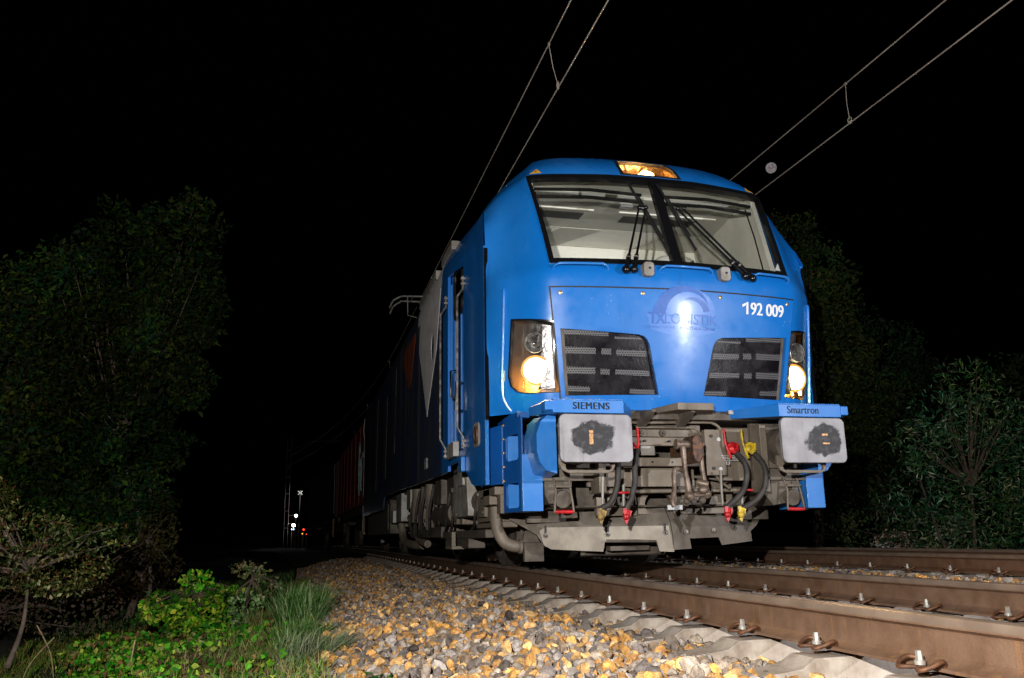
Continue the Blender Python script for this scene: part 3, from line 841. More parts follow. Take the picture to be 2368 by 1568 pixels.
# ================================================================== LOCOMOTIVE: buffers, coupler, plough, bogies
BZ = .9635
def spot_mat(cx):
    """buffer face: grey steel with a black grease patch of ragged outline"""
    m = PADM.copy(); m.name = 'buffer_face_greased'
    t = m.node_tree; N = t.nodes; L = t.links; b = N['Principled BSDF']
    tc = N.new('ShaderNodeTexCoord'); s = N.new('ShaderNodeSeparateXYZ'); L.new(tc.outputs['Object'], s.inputs[0])
    def mth(op, *a):
        n = N.new('ShaderNodeMath'); n.operation = op
        for i, q in enumerate(a):
            if isinstance(q, (int, float)): n.inputs[i].default_value = q
            else: L.new(q, n.inputs[i])
        return n.outputs[0]
    dx = mth('DIVIDE', mth('SUBTRACT', s.outputs[0], cx[0]), cx[2]); dz = mth('DIVIDE', mth('SUBTRACT', s.outputs[2], cx[1]), cx[3])
    r = mth('SQRT', mth('ADD', mth('MULTIPLY', dx, dx), mth('MULTIPLY', dz, dz)))
    n = N.new('ShaderNodeTexNoise'); n.inputs['Scale'].default_value = 8; n.inputs['Detail'].default_value = 10; n.inputs['Roughness'].default_value = .65; L.new(tc.outputs['Object'], n.inputs['Vector'])
    rr = mth('ADD', r, mth('MULTIPLY', mth('SUBTRACT', n.outputs['Fac'], .5), 1.5))
    mr = N.new('ShaderNodeMapRange'); mr.inputs['From Min'].default_value = 1.06; mr.inputs['From Max'].default_value = .94; L.new(rr, mr.inputs['Value'])
    n2 = N.new('ShaderNodeTexNoise'); n2.inputs['Scale'].default_value = 24; n2.inputs['Detail'].default_value = 6; L.new(tc.outputs['Object'], n2.inputs['Vector'])
    g = N.new('ShaderNodeMix'); g.data_type = 'RGBA'; mr2 = N.new('ShaderNodeMapRange'); mr2.inputs['From Min'].default_value = .5; mr2.inputs['From Max'].default_value = .72
    L.new(n2.outputs['Fac'], mr2.inputs['Value']); L.new(mr2.outputs[0], g.inputs[0]); g.inputs[6].default_value = (.013, .012, .014, 1); g.inputs[7].default_value = (.07, .065, .072, 1)
    mx = N.new('ShaderNodeMix'); mx.data_type = 'RGBA'
    old = b.inputs['Base Color'].links[0].from_socket
    L.new(mr.outputs[0], mx.inputs[0]); L.new(old, mx.inputs[6]); L.new(g.outputs[2], mx.inputs[7]); L.new(mx.outputs[2], b.inputs['Base Color'])
    return m
for s_ in (-1, 1):
    cx = s_*.875
    mb = MB(); mb.prism(rrect(cx-.2737, cx+.2737, BZ-.171, BZ+.171, .045), 'y', 0, .035)
    bf = lp(mb, 'buffer', spot_mat((cx-.03, BZ+.01, .17, .115) if s_ < 0 else (cx+.085, BZ+.0, .15, .12)), bevel=.006)
    mb = MB()
    if s_ < 0: mb.bx(cx-.055, cx-.025, -.002, .001, BZ-.045, BZ+.055)
    else: mb.bx(cx+.07, cx+.12, -.002, .001, BZ+.035, BZ+.05); mb.bx(cx+.07, cx+.13, -.002, .001, BZ-.03, BZ-.018)
    lp(mb, 'rub_mark', COPPER, bf)
    mb = MB(); mb.cyl((cx, .03, BZ), (cx, .34, BZ), .105, n=28); mb.cyl((cx, .30, BZ), (cx, .55, BZ), .15, n=28); mb.prism(rrect(cx-.2, cx+.2, BZ-.17, BZ+.17, .03), 'y', .50, .55)
    lp(mb, 'buffer_sleeve', GREYD, bf, smooth=35)
    # grab loop under the buffer
    mb = MB(); yl = .10
    outer = [(cx-.235, BZ-.10), (cx-.235, BZ-.17), (cx-.21, BZ-.215), (cx-.165, BZ-.235), (cx+.13, BZ-.235), (cx+.17, BZ-.22), (cx+.19, BZ-.19), (cx+.195, BZ-.10)]
    hole = rrect(cx-.185, cx+.165, BZ-.212, BZ-.165, .02)
    vs, fs, rm = cdt(outer, [hole], .2)
    V = [(x, .16, z) for x, z in vs]; n0 = len(V); V += [(x, .19, z) for x, z in vs]
    F = list(fs)+[(b, a, a+n0, b+n0) for a, b in rm]+[tuple(i+n0 for i in reversed(f)) for f in fs]
    mb.add(V, F); lp(mb, 'buffer_grab_loop', GREY, bf, bevel=.004)
    # wall plate behind
    mb = MB(); mb.bx(cx-.30 if s_ < 0 else cx-.22, cx+.22 if s_ < 0 else cx+.30, .56, .60, .70, 1.16); lp(mb, 'buffer_beam', GREYD)
    # lettered fairing over the buffer
    xi, xo = s_*.635, s_*1.175
    mb = MB()
    z0, z1 = 1.150, 1.247
    mb.hexa([(xi, .06, z0), (xo, .06, z0), (xo, .06, z1), (xi, .06, z1)], [(s_*.42, .46, z0+.03), (s_*1.25, .46, z0+.03), (s_*1.25, .46, z1), (s_*.42, .46, z1)])
    fa = lp(mb, 'buffer_fairing', BLUE_C, bevel=.005)
    mb = MB()
    for k in range(26):
        x = xi+(xo-xi)*(k+.5)/26; mb.bx(x-.006, x+.006, .07, .40, z1-.002, z1+.008)
    lp(mb, 'tread_grip', BLUE_C, fa)
    mb = MB(); xb = s_*1.205; mb.bx(xb-.032, xb+.032, .055, .16, 1.168, 1.238) ; lp(mb, 'fairing_block', BLUE_C, fa, bevel=.006)
    vs, fs = text2d('SIEMENS' if s_ < 0 else 'Smartron', .074 if s_ < 0 else .082, 0. if s_ < 0 else .0, 1.12 if s_ < 0 else 1.03)
    c0 = -.885 if s_ < 0 else .84
    mb = MB()
    for k_ in (-1, 0, 1): mb.add([(c0+x*(.93 if s_ < 0 else .86)+k_*(.0025 if s_ < 0 else .0012), .0575-.0003*k_, 1.2+y) for x, y in vs], fs); lp(mb, 'fairing_lettering', BLACK, fa, recalc=False)
    # rounded pocket of the fairing, outside of the buffer
    mb = MB()
    xa, xb2 = s_*1.085, s_*1.235
    prof = [(xa, 1.175), (s_*1.15, 1.165), (s_*1.20, 1.12), (xb2, 1.03), (xb2, .90), (s_*1.215, .82), (s_*1.165, .76), (xa, .735)]
    prof2 = [(xa, 1.19), (s_*1.17, 1.18), (s_*1.21, 1.14), (s_*1.245, 1.035), (s_*1.245, .90), (s_*1.225, .815), (s_*1.20, .74), (xa, .715)]
    n = len(prof)
    mb.add([(x, .30, z) for x, z in prof]+[(x, .62, z) for x, z in prof2], [tuple(range(n))]+[(i, i+1, n+i+1, n+i) for i in range(n-1)]+[(n-1, 0, n, 2*n-1)])
    lp(mb, 'fairing_pocket', BLUE_C, fa, smooth=25)
    # lower front box of the step shaft
    mb = MB(); xs = sorted((s_*1.125, s_*1.285))
    mb.bx(xs[0], xs[1], .55, .60, .475, .90); mb.bx(min(s_*1.125, s_*1.14), max(s_*1.125, s_*1.14), .60, 1.0, .475, .90)
    lp(mb, 'step_shaft_front', BLUE_C, fa, bevel=.003)
    # side plate with the two foot holes
    def sp(y, z): return (s_*(1.285+.20*(y-.60)), y, z)
    out = [(.58, .475), (.91, .475), (.91, 1.21), (.75, 1.235), (.58, 1.20)]
    holes = [rrect(.635, .86, .868, 1.07, .03), rrect(.635, .86, .505, .695, .03)]
    vs, fs, rm = cdt(out, holes, .12)
    V = [sp(y, z) for y, z in vs]; n0 = len(V); V += [(p[0]-s_*.012, p[1], p[2]) for p in V]
    F = list(fs)+[(b, a, a+n0, b+n0) for a, b in rm]+[tuple(i+n0 for i in reversed(f)) for f in fs]
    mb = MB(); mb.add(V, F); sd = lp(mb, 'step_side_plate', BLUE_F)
    mb = MB()
    for z0_, z1_ in ((.865, 1.07), (.505, .695)):
        mb.bx(min(s_*1.16, s_*1.18), max(s_*1.16, s_*1.18), .60, .90, z0_-.03, z1_+.02)
        mb.bx(min(s_*1.16, s_*1.27), max(s_*1.16, s_*1.27), .60, .87, z0_-.03, z0_-.012)
        mb.bx(min(s_*1.14, s_*1.32), max(s_*1.14, s_*1.32), .865, .89, z0_-.03, z1_+.02)
    lp(mb, 'foothold', BLUE_C, sd)
    mb = MB()
    for z in (1.16, 1.05, .94, .83, .72):
        p = sp(.892, z); mb.sphere((p[0]+s_*.004, p[1], p[2]), .012, 8, 6)
    lp(mb, 'rivet', BRASS, sd, smooth=60)
    # panel between step shaft and cab
    mb = MB(); mb.hexa([(s_*1.355, .912, .70), (s_*1.335, .912, .70), (s_*1.335, .912, 1.17), (s_*1.355, .912, 1.17)], [(s_*1.49, 1.12, .69), (s_*1.47, 1.12, .69), (s_*1.47, 1.12, 1.14), (s_*1.49, 1.12, 1.14)])
    mb.bx(min(s_*1.20, s_*1.30), max(s_*1.20, s_*1.30), .62, 1.3, 1.19, 1.235)
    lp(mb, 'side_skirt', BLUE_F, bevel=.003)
    mb = MB(); mb.bx(min(s_*1.15, s_*1.40), max(s_*1.15, s_*1.40), 1.0, 1.6, .62, .685); mb.bx(min(s_*1.28, s_*1.40), max(s_*1.28, s_*1.40), 1.2, 1.45, .55, .68)
    mb.bx(min(s_*1.27, s_*1.37), max(s_*1.27, s_*1.37), .93, 1.06, .47, .62); lp(mb, 'step_bracket', GREY, bevel=.006)
    # train-line socket with red-handled frame
    cs_ = s_*.978
    mb = MB(); mb.prism([(cs_-.12, .74), (cs_+.10, .74), (cs_+.10, .60), (cs_+.05, .53), (cs_-.09, .53), (cs_-.12, .60)] if s_ < 0 else [(cs_+.10, .74), (cs_-.22, .74), (cs_-.24, .62), (cs_-.14, .50), (cs_+.06, .53), (cs_+.10, .60)], 'y', .60, .90)
    mb.lathe((cs_+.005, .60, .575), (-s_*.0, -1, -.25), [(0, .06), (.05, .06), (.06, .068), (.075, .066), (.08, .0)], 22)
    sb = lp(mb, 'cable_socket', GREYD, smooth=30, bevel=.006)
    mb = MB()
    mb.tube([(cs_-.06, .56, .73), (cs_-.058, .51, .62), (cs_-.072, .50, .52), (cs_-.075, .50, .462)], .009); mb.tube([(cs_+.06, .56, .73), (cs_+.058, .51, .62), (cs_+.070, .50, .52), (cs_+.075, .50, .462)], .009)
    mb.cyl((cs_-.06, .51, .655), (cs_+.06, .51, .655), .011); lp(mb, 'socket_frame', GREY, sb, smooth=50)
    mb = MB(); mb.cyl((cs_-.072, .50, .466), (cs_+.072, .50, .466), .014, n=12); lp(mb, 'red_handle', RED, sb, smooth=50)
    if s_ > 0:
        mb = MB(); mb.prism([(.725, .615), (.758, .59), (.752, .66)], 'y', .594, .597); lp(mb, 'warning_sign', STICKY, sb)

# ---- head stock
mb = MB()
mb.bx(-.72, .26, .66, .70, 1.055, 1.155)
mb.bx(-.72, .27, .58, .66, .975, 1.043)
mb.bx(-.72, .27, .54, .62, .81, .878)
mb.bx(-.72, .20, .70, .74, .66, .81)
hd = lp(mb, 'headstock', GREY, bevel=.006)
mb = MB(); mb.bx(.215, .395, .50, .56, .735, 1.10); mb.bx(.395, .72, .60, .64, .70, 1.13); mb.bx(.66, .72, .42, .62, .60, 1.14); mb.bx(-.72, -.66, .42, .62, .60, 1.14)
lp(mb, 'headstock_plate', GREY, hd, bevel=.006)
mb = MB(); mb.bx(-.325, -.21, .52, .60, .893, .968); mb.bx(.15, .26, .52, .60, .893, .968); lp(mb, 'bracket_plate', GREYL, hd, bevel=.004)
mb = MB()
for x, z, r in ((.335, 1.02, .018), (.335, .785, .017)): mb.lathe((x, .50, z), (0, -1, 0), [(0, r), (.006, r*.9), (.008, 0)], 12)
lp(mb, 'white_plug', STICK, hd)
mb = MB()
for x, z, r in ((-.28, 1.01, .008), (-.07, 1.008, .008), (.15, 1.008, .008), (-.23, .842, .008), (-.06, .842, .008)): mb.cyl((x, .535, z), (x, .585, z), r, n=10)
mb.cyl((.27, .49, 1.047), (.27, .51, 1.047), .013); mb.cyl((.275, .49, .79), (.275, .51, .79), .014); lp(mb, 'bolt_hole', BLACK, hd)
mb = MB()
for x in (-.27, -.08): mb.lathe((x, .66, 1.085), (0, -1, 0), [(0, .028), (.02, .026), (.022, .012), (.04, .010)], 14)
lp(mb, 'bolt', GREYD, hd, smooth=30)
# white stencil marks on the plate
mb = MB()
for k in range(4): mb.bx(.345+.01*k, .50, .498, .4995, .888-.012*k, .892-.012*k)
mb.bx(.385, .395, .498, .4995, .815, .845); mb.bx(.41, .42, .498, .4995, .815, .845); mb.bx(.385, .42, .498, .4995, .815, .819); lp(mb, 'stencil_marks', STICK, hd)
# back wall, crossmember with arch
mb = MB(); mb.bx(-1.1, 1.1, 1.15, 1.2, .40, 1.25)
mb.bx(-.72, .72, .45, 1.15, 1.17, 1.22); lp(mb, 'front_bulkhead', GREYD)
arch = [(-.23+.0, .45), (.62, .45), (.62, .72), (-.23, .72)]
vs, fs, rm = cdt(arch, [[(-.05+.12*math.cos(a), .53+.10*math.sin(a)) for a in [2*PI*k/24 for k in range(24)]]], .1)
V = [(x, .88, z) for x, z in vs]; n0 = len(V); V += [(x, .93, z) for x, z in vs]
mb = MB(); mb.add(V, list(fs)+[(b, a, a+n0, b+n0) for a, b in rm]); mb.bx(-.60, -.26, .84, .9, .44, .70); mb.bx(-.21, .02, .80, .86, .73, .84); lp(mb, 'crossmember', GREY, bevel=.004)
mb = MB(); mb.bx(-.12, .02, .79, .80, .735, .835); lp(mb, 'rusty_plate', RUST)
# underside of the cab and tread plate
mb = MB(); mb.bx(-1.15, 1.15, .50, 1.3, 1.225, 1.245); lp(mb, 'cab_floor', GREYD)
mb = MB(); mb.hexa([(-.13, .22, 1.213), (.17, .22, 1.213), (.17, .22, 1.268), (-.13, .22, 1.268)], [(-.27, .52, 1.213), (.30, .52, 1.213), (.30, .52, 1.25), (-.27, .52, 1.25)])
tp = lp(mb, 'tread_plate', GREY, bevel=.003)
mb = MB()
for x in (-.30, .03): mb.hexa([(x-.03, .26, 1.20), (x+.0, .26, 1.20), (x+.0, .26, 1.215), (x-.03, .26, 1.215)], [(x-.06, .50, 1.12), (x+.02, .50, 1.12), (x+.02, .50, 1.24), (x-.06, .50, 1.24)])
lp(mb, 'tread_bracket', GREYD, tp)
mb = MB(); mb.bx(.40, .50, .42, .47, 1.215, 1.245); lp(mb, 'light_fitting', STEEL, tp)
# air pipes
mb = MB(); mb.tube(spline([(-.72, .56, 1.155), (-.3, .56, 1.155), (.24, .56, 1.165), (.33, .56, 1.155), (.375, .55, 1.12), (.38, .55, 1.08)], 5), .013)
mb.tube(spline([(-.72, .60, 1.12), (.1, .60, 1.125), (.19, .60, 1.115), (.225, .58, 1.07), (.23, .56, 1.03)], 5), .010)
mb.tube(spline([(-.6, .72, .75), (.2, .72, .74), (.5, .72, .70)], 4), .012); mb.tube([(-.7, .7, .62), (.62, .7, .63)], .016)
mb.tube(spline([(.33, .60, .77), (.36, .58, .70), (.45, .6, .64)], 4), .012)
lp(mb, 'air_pipe', GREY, smooth=50)
# draw hook and screw coupling
GREYB = mat('brown_greased_steel', (.24, .18, .14), .45, metal=.3, col2=(.11, .075, .055), ns=14, bump=.2, bs=60)
mb = MB()
hk = [(-.045, .90), (-.05, .97), (-.03, 1.005), (.0, 1.015), (.03, .99), (.045, .93), (.04, .86), (.0, .80), (-.03, .82), (-.045, .86)]
mb.prism([(x-.02, z) for x, z in hk], 'y', .14, .34); mb.bx(-.05, .02, .34, .6, .88, .96); hook = lp(mb, 'draw_hook', RUST, smooth=45, bevel=.01)
mb = MB(); mb.cyl((-.17, .20, .945), (.045, .20, .945), .030, n=18); mb.cyl((-.18, .20, .945), (-.165, .20, .945), .038, n=18)
mb.tube([(-.12, .20, .94), (-.118, .19, .75), (-.105, .17, .575)], [.026, .018, .028], n=10); mb.tube([(.02, .20, .94), (.022, .19, .75), (.035, .17, .59)], [.022, .018, .026], n=10)
mb.sphere((-.105, .17, .56), .040, 12, 8); mb.sphere((.035, .17, .575), .036, 12, 8); mb.cyl((-.13, .17, .57), (.06, .17, .58), .022, n=12)
mb.cyl((-.04, .16, .66), (.03, .12, .64), .024, n=12); mb.sphere((-.02, .12, .60), .035, 12, 8, (1.2, 1, .8))
lp(mb, 'coupling_screw', GREYB, hook, smooth=50, bevel=.003)
mb = MB(); mb.tube(spline([(-.11, .24, .75), (-.16, .23, .765), (-.195, .22, .74), (-.205, .21, .62), (-.235, .19, .52), (-.225, .18, .485)], 5), .019, n=12); mb.tube(spline([(-.13, .21, .55), (-.1, .2, .53), (-.05, .19, .54)], 3), .02)
lp(mb, 'coupling_bow', GREYB, hook, smooth=60)
mb = MB()
for x, y, z, r in ((-.12, .19, .53, .03), (-.07, .18, .52, .026), (.0, .18, .53, .03), (-.16, .2, .525, .022)): mb.sphere((x, y, z), r, 10, 7)
lp(mb, 'coupling_nut', GREYD, hook, smooth=60)
# brake cocks, hoses
def cock(x, col, name, s_):
    mb = MB(); x0_ = x; mirror_ = s_ < 0
    if mirror_: x = -x
    mb.tube([(x-.06, .47, 1.10), (x-.06, .46, .99), (x-.045, .45, .92)], [.011, .011, .009]); mb.tube([(x-.05, .46, .96), (x-.03, .45, .88), (x-.02, .46, .87)], .010)
    mb.lathe((x+.005, .52, .955), (0, -1, 0), [(0, .03), (.02, .045), (.06, .043), (.075, .02), (.076, 0)], 12); mb.sphere((x-.01, .46, .94), .032, 10, 8, (1.2, 1, 1)); mb.sphere((x+.02, .45, .925), .026, 10, 8)
    mb.tube([(x+.0, .46, .93), (x+.03, .42, .895)], [.026, .020]); mb.bx(x+.02, x+.04, .43, .45, .93, .985)
    if mirror_: mb.v = [(-p[0], p[1], p[2]) for p in mb.v]
    return lp(mb, name, col, smooth=45)
def hose(pts, name, par, r=.0225):
    mb = MB(); mb.tube(spline(pts, 8), r, n=14); return lp(mb, name, HOSE, par, smooth=60)
def head(x, y, z, col, par, s_=1):
    mb = MB(); mb.lathe((x+.018, y, z+.03), (-.35, -.1, -1), [(0, .02), (.02, .028), (.05, .028), (.055, .018), (.075, .012), (.08, 0)], 10)
    mb.sphere((x-.004, y-.02, z-.02), .026, 9, 7, (1.1, .8, 1)); mb.prism([(x-.03, z+.04), (x+.0, z+.045), (x-.005, z-.01), (x-.026, z+.0)], 'y', y-.03, y-.015); mb.prism([(x+.02, z+.03), (x+.045, z+.02), (x+.03, z-.02)], 'y', y-.02, y)
    mb.prism([(x-.02, z-.05), (x+.02, z-.03), (x+.0, z-.075)], 'y', y-.02, y)
    return lp(mb, 'hose_coupling_head', col, par, smooth=45)
YELD = mat('dirty_yellow_paint', (.40, .26, .06), .55, col2=(.16, .10, .04), ns=25)
h1 = cock(.43, RED, 'brake_cock', 1); hose([(.44, .42, .90), (.462, .36, .84), (.468, .33, .76), (.455, .33, .67), (.42, .33, .60), (.37, .34, .545), (.318, .35, .505), (.295, .36, .47)], 'brake_hose', h1); head(.285, .355, .445, RED, h1)
h2 = cock(.585, YEL, 'main_air_cock', 1); hose([(.60, .42, .90), (.625, .36, .83), (.632, .33, .75), (.62, .33, .66), (.585, .33, .59), (.53, .34, .53), (.46, .35, .49), (.42, .36, .47)], 'main_air_hose', h2); head(.395, .35, .445, YEL, h2)
h3 = cock(-.43, RED, 'brake_cock', -1); hose([(-.40, .42, .92), (-.44, .36, .86), (-.465, .33, .76), (-.468, .33, .67), (-.49, .33, .60), (-.50, .34, .545), (-.525, .35, .505), (-.54, .36, .47)], 'brake_hose', h3); head(-.545, .355, .44, RED, h3)
h4 = cock(-.585, YEL, 'main_air_cock', -1); hose([(-.56, .42, .92), (-.585, .36, .83), (-.60, .33, .75), (-.61, .33, .66), (-.635, .33, .58), (-.67, .34, .52), (-.72, .35, .49), (-.735, .36, .47)], 'main_air_hose', h4); head(-.745, .35, .44, YELD, h4)
mb = MB()
for x, z1_ in ((.283, .77), (.452, .62), (-.70, .72), (-.535, .66)): mb.tube([(x+.01, .42, z1_), (x, .41, z1_-.1), (x-.006, .40, .50)], [.012, .011, .009])
hh = lp(mb, 'hose_holder', GREYL, smooth=50)
mb = MB(); mb.cyl((.462, .40, .615), (.545, .40, .612), .010); mb.cyl((-.585, .40, .60), (-.495, .40, .60), .010); lp(mb, 'holder_grip', RED, hh, smooth=50)

# ---- snow plough: two swept blades meeting on the centre line
def bl(x, z, s_, off=0.):
    a = abs(x)
    y = .745+.46*a+.05*max(0, a-.95)
    if z > .35: y += (z-.35)*.9       # upper part leans back
    return (x, y-off, z)
def blade(poly, holes, s_, off, m, name, parent=None, th=.012, step=.12):
    vs, fs, rm = cdt(poly, holes, step)
    V = [bl(x, z, s_, off) for x, z in vs]; n0 = len(V); V += [(p[0], p[1]+th, p[2]) for p in V]
    F = list(fs)+[(b, a, a+n0, b+n0) for a, b in rm]+[tuple(i+n0 for i in reversed(f)) for f in fs]
    mb = MB(); mb.add(V, F); return lp(mb, name, m, parent, smooth=20)
L_ = [(-.004, .155), (-.10, .17), (-.10, .255), (-.50, .255), (-.50, .19), (-.94, .205), (-1.0, .30), (-1.19, .43), (-1.17, .50), (-.9, .52), (-.004, .50)]
pl = blade(L_, [], -1, 0, PLOWM, 'snowplough')
R_ = [(.004, .165), (.20, .17), (.185, .25), (.525, .255), (.56, .19), (.94, .215), (.93, .30), (1.10, .40), (1.07, .48), (.9, .52), (.004, .50)]
blade(R_, [], 1, 0, PLOWM, 'plough_blade', pl)
Lp = [(-.0, .150), (-.105, .155), (-.125, .245), (-.50, .235), (-.515, .16), (-.90, .185), (-.955, .22), (-.985, .335), (-.94, .36), (-.03, .355)]
blade(Lp, [], -1, .014, PLOWL, 'scraper_plate', pl)
mb = MB()
for x in (-.94, -.475, -.06):
    p = bl(x, .345, -1, .016); q = bl(x, .30, -1, .016)
    mb.hexa([(p[0]-.009, p[1], p[2]+.03), (p[0]+.009, p[1], p[2]+.03), (q[0]+.009, q[1], q[2]), (q[0]-.009, q[1], q[2])], [(p[0]-.009, p[1]-.003, p[2]+.03), (p[0]+.009, p[1]-.003, p[2]+.03), (q[0]+.009, q[1]-.003, q[2]), (q[0]-.009, q[1]-.003, q[2])])
lp(mb, 'slot', BLACK, pl)
mb = MB()
for x, z in ((-.94, .296), (-.475, .296), (-.055, .30), (.14, .30), (.46, .31), (.74, .325)):
    q = Vector(bl(x, z, -1, .016)); mb.lathe(q, (0, -1, -.1), [(0, .022), (.008, .020), (.009, .013), (.022, .011), (.024, 0)], 8)
lp(mb, 'bolt', STEEL, pl, smooth=30)
mb = MB(); mb.tube([(-.50, .93, .243), (-.06, .78, .235)], .012); mb.bx(-.44, -.10, 1.0, 1.1, .165, .20); mb.tube([(-.60, 1.3, .16), (0.1, 1.15, .16)], .04); lp(mb, 'plough_stay', GREYD, pl, smooth=40)
mb = MB(); mb.bx(-.03, .10, .745, .755, .478, .515); lp(mb, 'white_tag', STICK, pl)
mb = MB(); mb.hexa([(-1.1, 1.25, .50), (.92, 1.25, .50), (.92, 1.3, .52), (-1.1, 1.3, .52)], [(-.9, .78, .505), (.55, .78, .505), (.55, .80, .52), (-.9, .80, .52)])
lp(mb, 'plough_top', GREYD, pl)

# ---- sand pipe, guard irons
for s_ in (-1,):
    mb = MB(); mb.tube(spline([(s_*1.30, 1.42, .60), (s_*1.30, 1.42, .46), (s_*1.285, 1.40, .34), (s_*1.235, 1.38, .25), (s_*1.17, 1.37, .218), (s_*1.10, 1.36, .213)], 6), .050, n=18)
    mb.cyl((s_*1.12, 1.36, .214), (s_*1.095, 1.36, .213), .062, n=18); sp_ = lp(mb, 'air_duct', GREY, smooth=60)
    mb = MB(); mb.bx(min(s_*1.07, s_*.90), max(s_*1.07, s_*.90), 1.36, 1.42, .085, .24); mb.prism([(s_*.93, .24), (s_*1.09, .24), (s_*1.06, .34), (s_*.98, .34)], 'y', 1.36, 1.40); lp(mb, 'guard_iron', GREYD, bevel=.006)

# ---- bogies
def wheel(x, y):
    s_ = 1 if x > 0 else -1
    mb = MB(); R = .62
    mb.lathe((x-s_*.068, y, R), (s_, 0, 0), [(0, R+.028), (.028, R+.028), (.040, R), (.135, R-.006), (.14, R-.07), (.105, R-.08), (.09, .30), (.11, .17), (.15, .16), (.15, 0)], 48)
    w = lp(mb, 'wheel', mat('wheel_steel', (.15, .125, .105), .5, metal=.2, col2=(.10, .085, .07), ns=9), smooth=30)
    mb = MB(); mb.lathe((x-s_*.02, y, R), (s_, 0, 0), [(0, R-.002), (0, R+.0012), (.062, R+.0005), (.062, R-.002)], 48); lp(mb, 'tyre', STEEL, w, smooth=30)
    mb = MB()
    for k in range(8):
        a = 2*PI*k/8; mb.cyl((x+s_*.03, y+.40*math.cos(a), R+.40*math.sin(a)), (x+s_*.085, y+.40*math.cos(a), R+.40*math.sin(a)), .03, n=8)
    lp(mb, 'wheel_bolt', GREYD, w)
def bogie(y0):
    for y in (y0, y0+2.75):
        wheel(-.75, y); wheel(.75, y)
    for s_ in (-1, 1):
        ya, yb = y0-1.2, y0+3.9
        def X(a, b): return (min(s_*a, s_*b), max(s_*a, s_*b))
        mb = MB()
        mb.bx(*X(1.02, 1.22), ya, yb, .60, .82); mb.bx(*X(1.05, 1.24), ya+1.2+.7, yb-1.2-.7+.0, .36, .60)
        mb.bx(*X(.80, 1.0), ya, ya+.1, .45, .8)
        fr = lp(mb, 'bogie_frame', GREY, bevel=.02)
        mb = MB()
        for y in (y0, y0+2.75):
            mb.bx(*X(1.05, 1.30), y-.26, y+.26, .42, .80); mb.lathe((s_*1.28, y, .62), (s_, 0, 0), [(0, .17), (.05, .165), (.07, .12), (.07, 0)], 22)
        lp(mb, 'axle_box', GREY, fr, bevel=.015, smooth=30)
        mb = MB()
        for y in (y0-.42, y0+.46, y0+2.3, y0+3.2):
            for k in range(6): mb.lathe((s_*1.17, y, .80+.035*k), (0, 0, 1), [(0, .055), (.008, .075), (.02, .075), (.028, .055)], 14)
        lp(mb, 'coil_spring', GREYD, fr, smooth=40)
    return
y0 = 3.24
bogie(y0)
bogie(9.9)
# left side gear, nearest bogie
GREYM = mat('dusty_brown_metal', (.12, .10, .08), .6, metal=.1, col2=(.06, .045, .035), ns=5, bump=.25, bs=50)
def piece(name, m, fn, **k):
    mb = MB(); fn(mb); return lp(mb, name, m, **k)
piece('sandbox', GREYL, lambda b: (b.hexa([(-1.36, 2.35, .49), (-1.20, 2.35, .49), (-1.20, 2.35, .92), (-1.38, 2.35, .92)], [(-1.36, 3.05, .49), (-1.20, 3.05, .49), (-1.20, 3.05, .92), (-1.38, 3.05, .92)]), b.bx(-1.40, -1.30, 2.42, 2.70, .78, 1.0)), bevel=.012)
piece('equipment_box', GREY, lambda b: (b.bx(-1.34, -1.1, 1.48, 2.02, .42, .80), b.bx(-1.37, -1.2, 1.55, 1.85, .46, .72), b.cyl((-1.22, 1.5, .62), (-1.22, 2.3, .62), .12, n=20), b.bx(-1.30, -1.1, 1.45, 2.25, .37, .42)), bevel=.01, smooth=35)
piece('equipment_box', GREYM, lambda b: (b.bx(-1.33, -1.1, 3.3, 3.75, .62, .95), b.bx(-1.38, -1.2, 3.85, 4.25, .66, .98), b.cyl((-1.25, 3.4, .55), (-1.25, 4.6, .55), .13, n=20), b.bx(-1.36, -1.25, 4.35, 4.6, .7, .9)), bevel=.012, smooth=35)
piece('side_beam', GREYM, lambda b: (b.bx(-1.32, -1.24, 1.75, 4.3, .285, .36), b.bx(-1.32, -1.15, 2.55, 3.9, .19, .285), b.bx(-1.34, -1.2, 4.1, 6.8, .30, .42)), bevel=.01)
piece('damper', GREY, lambda b: (b.cyl((-1.33, 5.0, .40), (-1.33, 4.9, .98), .055, n=14), b.cyl((-1.33, 4.93, .75), (-1.33, 4.9, 1.0), .075, n=14)), smooth=45)
piece('damper', GREY, lambda b: b.cyl((-1.33, 5.6, .45), (-1.33, 5.4, .95), .06, n=14), smooth=45)
piece('air_tank', GREY, lambda b: b.cyl((-1.33, 6.1, .5), (-1.33, 6.1, .95), .09, n=14), smooth=45)
piece('side_cable', HOSE, lambda b: [b.tube(spline([(-1.36, a, .92), (-1.40, a+.1, .6), (-1.36, a+.35, .36), (-1.30, a+.8, .33)], 6), .018) for a in (4.5, 5.2, 5.75, 6.3)], smooth=60)
piece('side_cable', HOSE, lambda b: [b.tube(spline([(-1.33, a, .80), (-1.36, a+.1, .5), (-1.33, a+.3, .40), (-1.28, a+.7, .36)], 6), .014) for a in (1.9, 3.1, 3.5, 4.0)], smooth=60)
piece('foot_step', GREY, lambda b: (b.bx(-1.42, -1.25, 2.9, 3.3, .18, .21), b.bx(-1.42, -1.38, 2.9, 2.94, .2, .35)), bevel=.004)
piece('pale_equipment_box', GREYL, lambda b: (b.bx(-1.40, -1.15, 6.5, 6.9, .70, 1.0), b.bx(-1.40, -1.1, 7.6, 8.3, .55, .98), b.bx(-1.42, -1.2, 8.6, 9.0, .55, .75)), bevel=.012)
